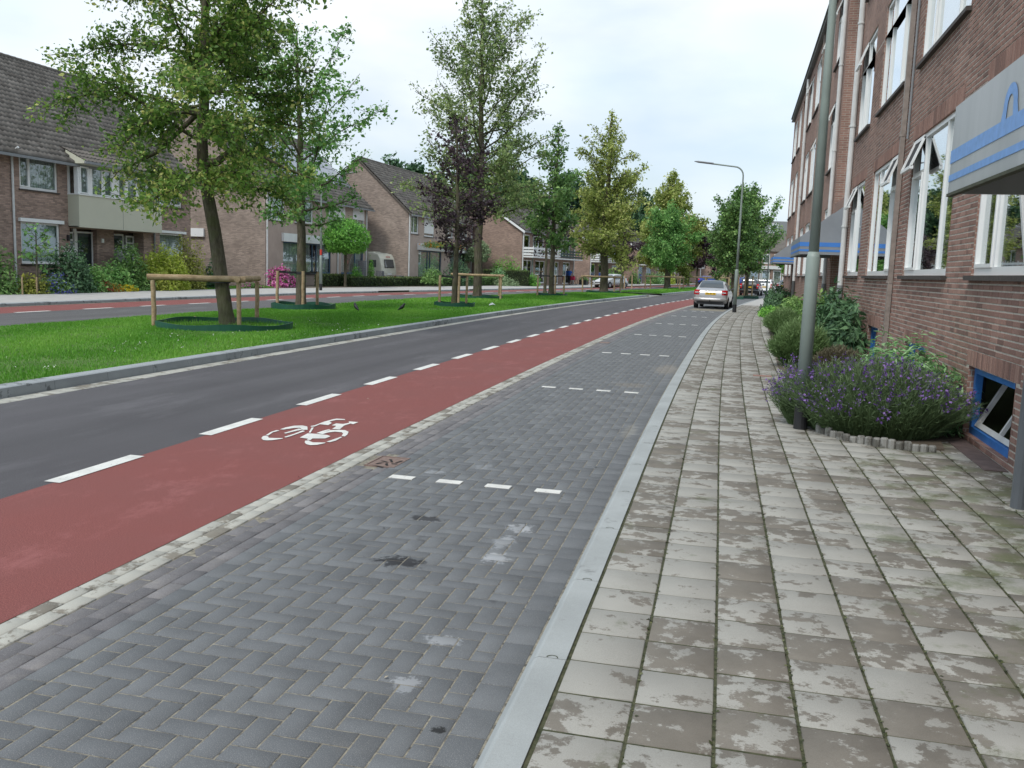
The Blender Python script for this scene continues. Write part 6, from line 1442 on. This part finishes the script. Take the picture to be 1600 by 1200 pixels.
    for s_ in (-1, 1):
        z0_, z1_ = (ht-.17, ht+.07) if kind != 'estate' else (ht-.14, ht+.24)
        xi, xo = (hw*.66, hw*.93) if kind != 'estate' else (hw*.76, hw*.95)
        P_ = [(s_*xi, .0), (s_*(xi+xo)/2, .015), (s_*xo, .075), (s_*(hw*.99), .20), (s_*hw*.975, .34)]
        mb = MB(); n_ = len(P_); tp_ = .05 if kind != 'estate' else .10
        mb.add([(x, y-.022, z0_) for x, y in P_]+[(x*.985, y-.012+tp_*.6, z1_) for x, y in P_]+[(x*.96, y+.08, z0_) for x, y in P_]+[(x*.94, y+.08+tp_, z1_) for x, y in P_], [(i, i+1, n_+i+1, n_+i) for i in range(n_-1)]+[(n_+i, n_+i+1, 3*n_+i+1, 3*n_+i) for i in range(n_-1)]+[(i, i+1, 2*n_+i+1, 2*n_+i) for i in range(n_-1)]+[(0, n_, 3*n_, 2*n_)]); mb.build('tail_light', M_tail, t_)
        MB().box(s_*(xi+.02) if s_ > 0 else -xo+.03, xo-.03 if s_ > 0 else -xi-.02, -.034, -.0, (z0_+z1_)/2-.035, (z0_+z1_)/2+.02).build('reverse_light', M_headl, t_)
        MB().box(s_*hw*.62 if s_ > 0 else -hw*.90, s_*hw*.90 if s_ > 0 else -hw*.62, L-.16, L-.10+.02, .56, .70).build('headlight', M_headl, t_)
        mi = MB(); mi.tube([(s_*hw*.94, 2.62*k, .96), (s_*(hw+.10), 2.66*k, 1.0), (s_*(hw+.17), 2.66*k, 1.0)], [.03, .075, .05], 8); mi.build('mirror', M_black, t_)
    MB().box(-.26, .26, -.018, -.008, .71, .82).build('number_plate', M_plate, t_)
    pl = MB(); 
    for q, wch in enumerate((.03, .045, .04, .012, .045, .035, .012, .04, .045)): pl.box(-.22+q*.05, -.22+q*.05+wch*.7, -.021, -.018, .735, .79)
    pl.build('plate_characters', M_black, t_, kind='stuff')
    MB().box(-.26, .26, L+.0, L+.012, .36, .46).build('number_plate', M_plate, t_)
    bp = MB(); bp.tube([(-hw*.93, .16, .47), (-hw*.84, .0, .47), (-hw*.4, -.055, .47), (hw*.4, -.055, .47), (hw*.84, .0, .47), (hw*.93, .16, .47)], .095, 8); bm = bp.build('rear_bumper', bumper or m, t_, smooth=True)
    MB().box(-hw*.78, hw*.78, -.01, .12, .22, .36).build('under_bumper', M_black, t_)
    bp = MB(); bp.tube([(-hw*.90, L-.22, .42), (-hw*.7, L-.04, .42), (0, L+.02, .42), (hw*.7, L-.04, .42), (hw*.90, L-.22, .42)], .085, 8); bp.build('front_bumper', m, t_, smooth=True)
    MB().box(-.42, .42, L-.03, L+.025, .50, .60).build('grille', M_black, t_)
    return t_
c_ = car((-1.38, 46.6, 0), R(-4), paint('silver_paint', (.47, .46, .455), .5, .3), 'silver hatchback parked at the kerb, rear with red lights and yellow plate towards us', 'hatch', 4.15, 1.71, 1.43)
MB().box(-.33, .33, .015, .03, .90, .925).build('handle_trim', M_chrome, c_); MB().tube([(0, -.05, .36), (0, -.14, .36), (0, -.16, .45)], .025, 8).build('tow_bar', M_black, c_)
MB().tube([(-.42, .40, 1.13), (.02, .36, 1.10)], .012, 5).build('rear_wiper', M_black, c_)
car((.85, 81.2, 0), R(-7), paint('black_paint', (.022, .022, .025), .2, .25), 'black estate hatchback parked right of the curved lamp, rear view', 'estate', 3.9, 1.68, 1.50)
car((2.2, 87.3, 0), R(-8), paint('white_paint', (.72, .72, .71), 0, .3), 'white small car parked right ahead of the black one', 'estate', 3.7, 1.66, 1.50)
car((4.95, 108.5, 0), R(-10), paint('dark_grey_paint', (.05, .052, .056), .3, .28), 'dark grey car with red tail lights parked farthest along the sidewalk', 'sedan', 4.4, 1.74, 1.42)
cw = car((-11.6, 88.0+4.2, 0), R(180-6), paint('pale_silver_paint', (.58, .58, .57), .3, .25), 'pale silver car driving towards us on the far carriageway behind the yellow green tree', 'hatch', 4.2, 1.75, 1.45)
cb_ = car((-6.7, 148, .1), R(-75), paint('blue_paint', (.02, .05, .28), .2, .3), 'blue car parked sideways before the farthest balcony house', 'hatch', 4.1, 1.7, 1.42)
cw.location = (-12.0, 95.2, 0); cw.rotation_euler = (0, 0, R(152))
car((-1.2, 150, .1), R(-80), paint('deep_blue_paint', (.03, .06, .25), .2, .3), 'second blue car half hidden behind the roof of the silver hatchback', 'sedan', 4.2, 1.7, 1.40)

# ================================================================== caravan in the driveway
M_cvw = simple('caravan_cream', (.62, .60, .50), .45, .05, 2)
cv = empty('caravan', (-26.3, 65.4, .1), R(76), 'cream white caravan parked in the driveway beside the pinkish house', 'caravan')
W2, L2c = 1.02, 4.3
prof_ = [(0.0, .45), (-.04, .9), (0.02, 1.45), (.16, 2.0), (.34, 2.30), (.8, 2.42), (3.4, 2.42), (3.95, 2.3), (4.25, 1.7), (4.3, .8), (4.15, .45)]
mb = MB(); n = len(prof_); mb.add([(-W2, y, z) for y, z in prof_]+[(W2, y, z) for y, z in prof_], [tuple(range(n-1, -1, -1)), tuple(range(n, 2*n))]+[(i, (i+1) % n, (i+1) % n+n, i+n) for i in range(n)])
cb = mb.build('body', M_cvw, cv); bevel(cb, .07, 3)
def cvwin(name, x0, x1, z0, z1):
    f_ = MB(); f_.add([(x0, -.02+.06*(z0-1.3), z0), (x1, -.02+.06*(z0-1.3), z0), (x1, .03+.2*(z1-1.6), z1), (x0, .03+.2*(z1-1.6), z1)], [(0, 1, 2, 3)]); return f_
MB().add([(-.62, -.035, 1.28), (.62, -.035, 1.28), (.58, .075, 1.92), (-.58, .075, 1.92)], [(0,1,2,3)]).build('window_surround', M_black, cv)
MB().add([(-.56, -.045, 1.33), (.56, -.045, 1.33), (.52, .055, 1.87), (-.52, .055, 1.87)], [(0,1,2,3)]).build('rear_window', M_carglass, cv)
for s_ in (-1, 1):
    MB().box(-W2-.004 if s_ < 0 else W2, -W2 if s_ < 0 else W2+.004, .5, 1.2, 1.3, 1.85).build('side_window', M_carglass, cv)
    MB().box(s_*.80-.14, s_*.80+.14, -.05, .0, .50, .66).build('tail_light', M_tail, cv)
    w_ = MB(); w_.tube([(s_*(W2-.16), 2.2, .31), (s_*(W2-.02), 2.2, .31)], .31, 18); w_.build('wheel', M_tyre, cv)
MB().box(-.98, .98, -.03, .0, .66, .72).build('bumper_trim', M_chrome, cv); MB().box(-.26, .26, -.05, -.02, .75, .86).build('number_plate', M_white, cv)
t = MB(); 
for q in range(5): t.box(-.26+q*.11, -.18+q*.11, .13, .15, 2.08, 2.14)
t.build('red_lettering', M_tail, cv, kind='stuff')
MB().box(-.45, .45, 1.2, 2.0, 2.42, 2.50).build('roof_hatch', M_cvw, cv)
# gabion posts with ivy beside it
M_stonefill = simple('gabion_stone', (.16, .16, .17), .9, .6, 26, bump=1.0)
for i, (x, y, h_, l_) in enumerate([(-26.6, 60.9, 1.75, 'tall grey stone filled gabion post left of the caravan'), (-25.6, 61.9, 1.05, 'shorter grey gabion post before the caravan side'), (-24.7, 63.6, .75, 'low gabion post before the caravan tail lights')]):
    gb = empty('gabion_post', (x, y, .1), 0, l_, 'gabion', 'gabion posts by the caravan'); MB().box(-.22, .22, -.22, .22, 0, h_).build('stone_fill', M_stonefill, gb)
    wr = MB()
    for q in range(int(h_/.15)+1):
        z = q*h_/int(h_/.15+1e-6) if h_ > .15 else 0
        for (a_, b_) in (((-.23, -.23), (.23, -.23)), ((.23, -.23), (.23, .23))): wr.tube([(a_[0], a_[1], z), (b_[0], b_[1], z)], .006, 4)
    wr.build('wire_mesh', M_zinc, gb, kind='stuff')
S((-26.1, 61.4, .1), .25, .25, 1.8, 1500, L_bright, .09, 'column of bright green ivy between the gabion posts', name='ivy', cat='ivy', group='gabion planting', seed=80)
S((-24.3, 72.9, 3.15), .35, 5.6, .5, 3600, L_mid, .09, 'long flower box with yellow and pink blooms on top of the white shutter box', name='flower_box', cat='flower box', group='window flowers', seed=81, flowers=(L_orange, 350, .08))

# ================================================================== person with bicycle on the far pavement
def skin(name, V, E, Rr, m, parent, lv=2, root=0):
    me = bpy.data.meshes.new(name); me.from_pydata(V, E, []); me.update(); o = bpy.data.objects.new(name, me); o.data.materials.append(m); link(o, parent)
    md = o.modifiers.new('skin', 'SKIN'); md.use_smooth_shade = True
    for i, r_ in enumerate(Rr): me.skin_vertices[0].data[i].radius = (r_, r_) if not hasattr(r_, '__len__') else r_; me.skin_vertices[0].data[i].use_root = (i == root)
    sb = o.modifiers.new('sub', 'SUBSURF'); sb.levels = lv; sb.render_levels = lv; return o
M_skin = simple('skin', (.48, .30, .22), .6); M_shirt = simple('blue_shirt', (.035, .13, .48), .85, .15, 8); M_trouser = simple('dark_trousers', (.025, .027, .035), .85); M_hair = simple('grey_hair', (.16, .15, .14), .9)
pz = empty('person', (-18.0, 97.0, .10), R(-12), 'person in blue shirt and dark trousers walking away beside a bicycle with a red bag', 'person')
bodyV = [(0,0,.95), (0,.0,1.12), (0,.01,1.32), (0,.0,1.45), (0,.0,1.53), (0,.02,1.62), (0,.03,1.72),            # spine, neck, head
         (-.10,0,.90), (-.11,.06,.50), (-.11,-.02,.09), (-.11,.12,.05),                                              # left leg
         (.10,0,.90), (.11,-.05,.50), (.11,-.20,.12), (.11,-.08,.05),                                                # right leg
         (-.19,0,1.42), (-.24,.0,1.14), (-.22,.12,.90), (-.22,.16,.82),                                             # left arm
         (.19,0,1.42), (.28,.06,1.16), (.36,.26,1.02), (.38,.33,.98)]                                                # right arm to the saddle
E_ = [(0,1),(1,2),(2,3),(3,4),(4,5),(5,6),(0,7),(7,8),(8,9),(9,10),(0,11),(11,12),(12,13),(13,14),(3,15),(15,16),(16,17),(17,18),(3,19),(19,20),(20,21),(21,22)]
Rb = [(.15,.11),(.14,.10),(.17,.11),(.13,.09),.05,(.085,.095),(.075,.085),.085,.060,.042,.035,.085,.060,.042,.035,.060,.042,.034,.03,.060,.042,.034,.03]
skin('body', bodyV, E_, Rb, M_skin, pz)
skin('shirt', [(0,0,.92),(0,0,1.12),(0,.01,1.32),(0,0,1.46),(-.19,0,1.43),(-.245,0,1.20),(.19,0,1.43),(.27,.05,1.21)], [(0,1),(1,2),(2,3),(3,4),(4,5),(3,6),(6,7)], [(.18,.135),(.17,.13),(.20,.135),(.12,.10),.082,.068,.082,.068], M_shirt, pz)
skin('trousers', [(0,0,.96),(-.10,0,.90),(-.11,.06,.50),(-.11,-.02,.12),(.10,0,.90),(.11,-.05,.50),(.11,-.19,.15)], [(0,1),(1,2),(2,3),(0,4),(4,5),(5,6)], [(.16,.12),.105,.078,.068,.105,.078,.068], M_trouser, pz)
skin('hair', [(0,.0,1.69),(0,-.0,1.77)], [(0,1)], [(.088,.10),(.07,.08)], M_hair, pz)
for y_, x_ in ((.10, -.11), (-.10, .11)): MB().box(x_-.05, x_+.05, y_-.14, y_+.14, 0, .08).build('shoe', M_black, pz)
bk = empty('bicycle', (-17.45, 97.1, .10), R(-12), 'bicycle with red pannier pushed by the person in blue', 'bicycle')
for y in (-.52, .55):
    mb = MB(); n = 20; mb.tube([(0, y+.33*math.cos(2*math.pi*i/n), .34+.33*math.sin(2*math.pi*i/n)) for i in range(n+1)], .022, 6, cap=False); w_ = mb.build('wheel', M_tyre, bk)
    mb = MB()
    for q in range(8): a_ = q*math.pi/4; mb.tube([(0, y, .34), (0, y+.31*math.cos(a_), .34+.31*math.sin(a_))], .004, 4)
    mb.build('spokes', M_zinc, w_, kind='stuff')
mb = MB(); mb.tube([(0,-.52,.34),(0,-.05,.34),(0,.42,.85),(0,-.12,.72),(0,-.05,.34)], .018, 6); mb.tube([(0,-.12,.72),(0,-.52,.34)], .012, 6); mb.tube([(0,.55,.34),(0,.42,.85),(0,.38,1.0)], .018, 6); mb.tube([(0,-.12,.72),(0,-.16,.92)], .015, 6); mb.build('frame', M_black, bk)
mb = MB(); mb.tube([(-.28,.28,1.05),(-.2,.38,1.05),(.2,.38,1.05),(.28,.28,1.05)], .014, 6); mb.build('handlebar', M_chrome, bk)
MB().prism([(-.09,-.34),(.09,-.34),(.05,-.1),(.02,.02),(-.02,.02),(-.05,-.1)], .92, .97).build('saddle', M_black, bk)
b_ = MB().box(-.22, .22, -.72, -.34, .52, .92).build('red_bag', simple('red_bag', (.45, .02, .07), .8), bk); bevel(b_, .05, 3)
# two jackdaws and a scrap of paper on the lawn
def bird(loc, rz, label):
    b = empty('bird', (loc[0], loc[1], loc[2]-.02), rz, label, 'bird', 'black birds on the lawn')
    mb = MB(); pts = [(0,-.15,.05),(0,-.11,.075),(0,-.07,.105),(0,-.01,.15),(0,.03,.19),(0,.045,.225),(0,.055,.25),(0,.085,.262),(0,.105,.255)]; mb.tube(pts, [.012,.022,.040,.060,.055,.036,.036,.028,.008], 10); mb.build('body', M_black, b, smooth=True)
    MB().tube([(0,.10,.255),(0,.145,.243)], [.010,.002], 6).build('beak', M_greypost, b)
    for s_ in (-1, 1):
        w_ = MB(); w_.add([(s_*.052,.04,.20),(s_*.066,0,.16),(s_*.05,-.07,.11),(s_*.02,-.15,.06),(s_*.05,-.01,.12)], [(0,1,4),(1,2,4),(2,3,4)]); w_.build('wing', M_black, b)
        MB().tube([(s_*.025,.0,.10),(s_*.025,.01,0),(s_*.025,.04,0)], .005, 5).build('leg', M_black, b)
bird((-11.9, 26.8, .16), R(60), 'small black bird on the lawn, left one of the two'); bird((-10.8, 28.05, .16), R(-70), 'small black bird on the lawn, right one of the two')
mb = MB(); mb.add([(0,0,0),(.16,.02,.05),(.22,.14,.02),(.08,.20,.09),(-.06,.12,.03),(.09,.09,.12)], [(0,1,5),(1,2,5),(2,3,5),(3,4,5),(4,0,5)]); p_ = mb.build('paper_scrap', M_white, None, label='crumpled white paper scrap lying on the lawn', cat='litter'); p_.location = (-9.95, 35.8, .14)
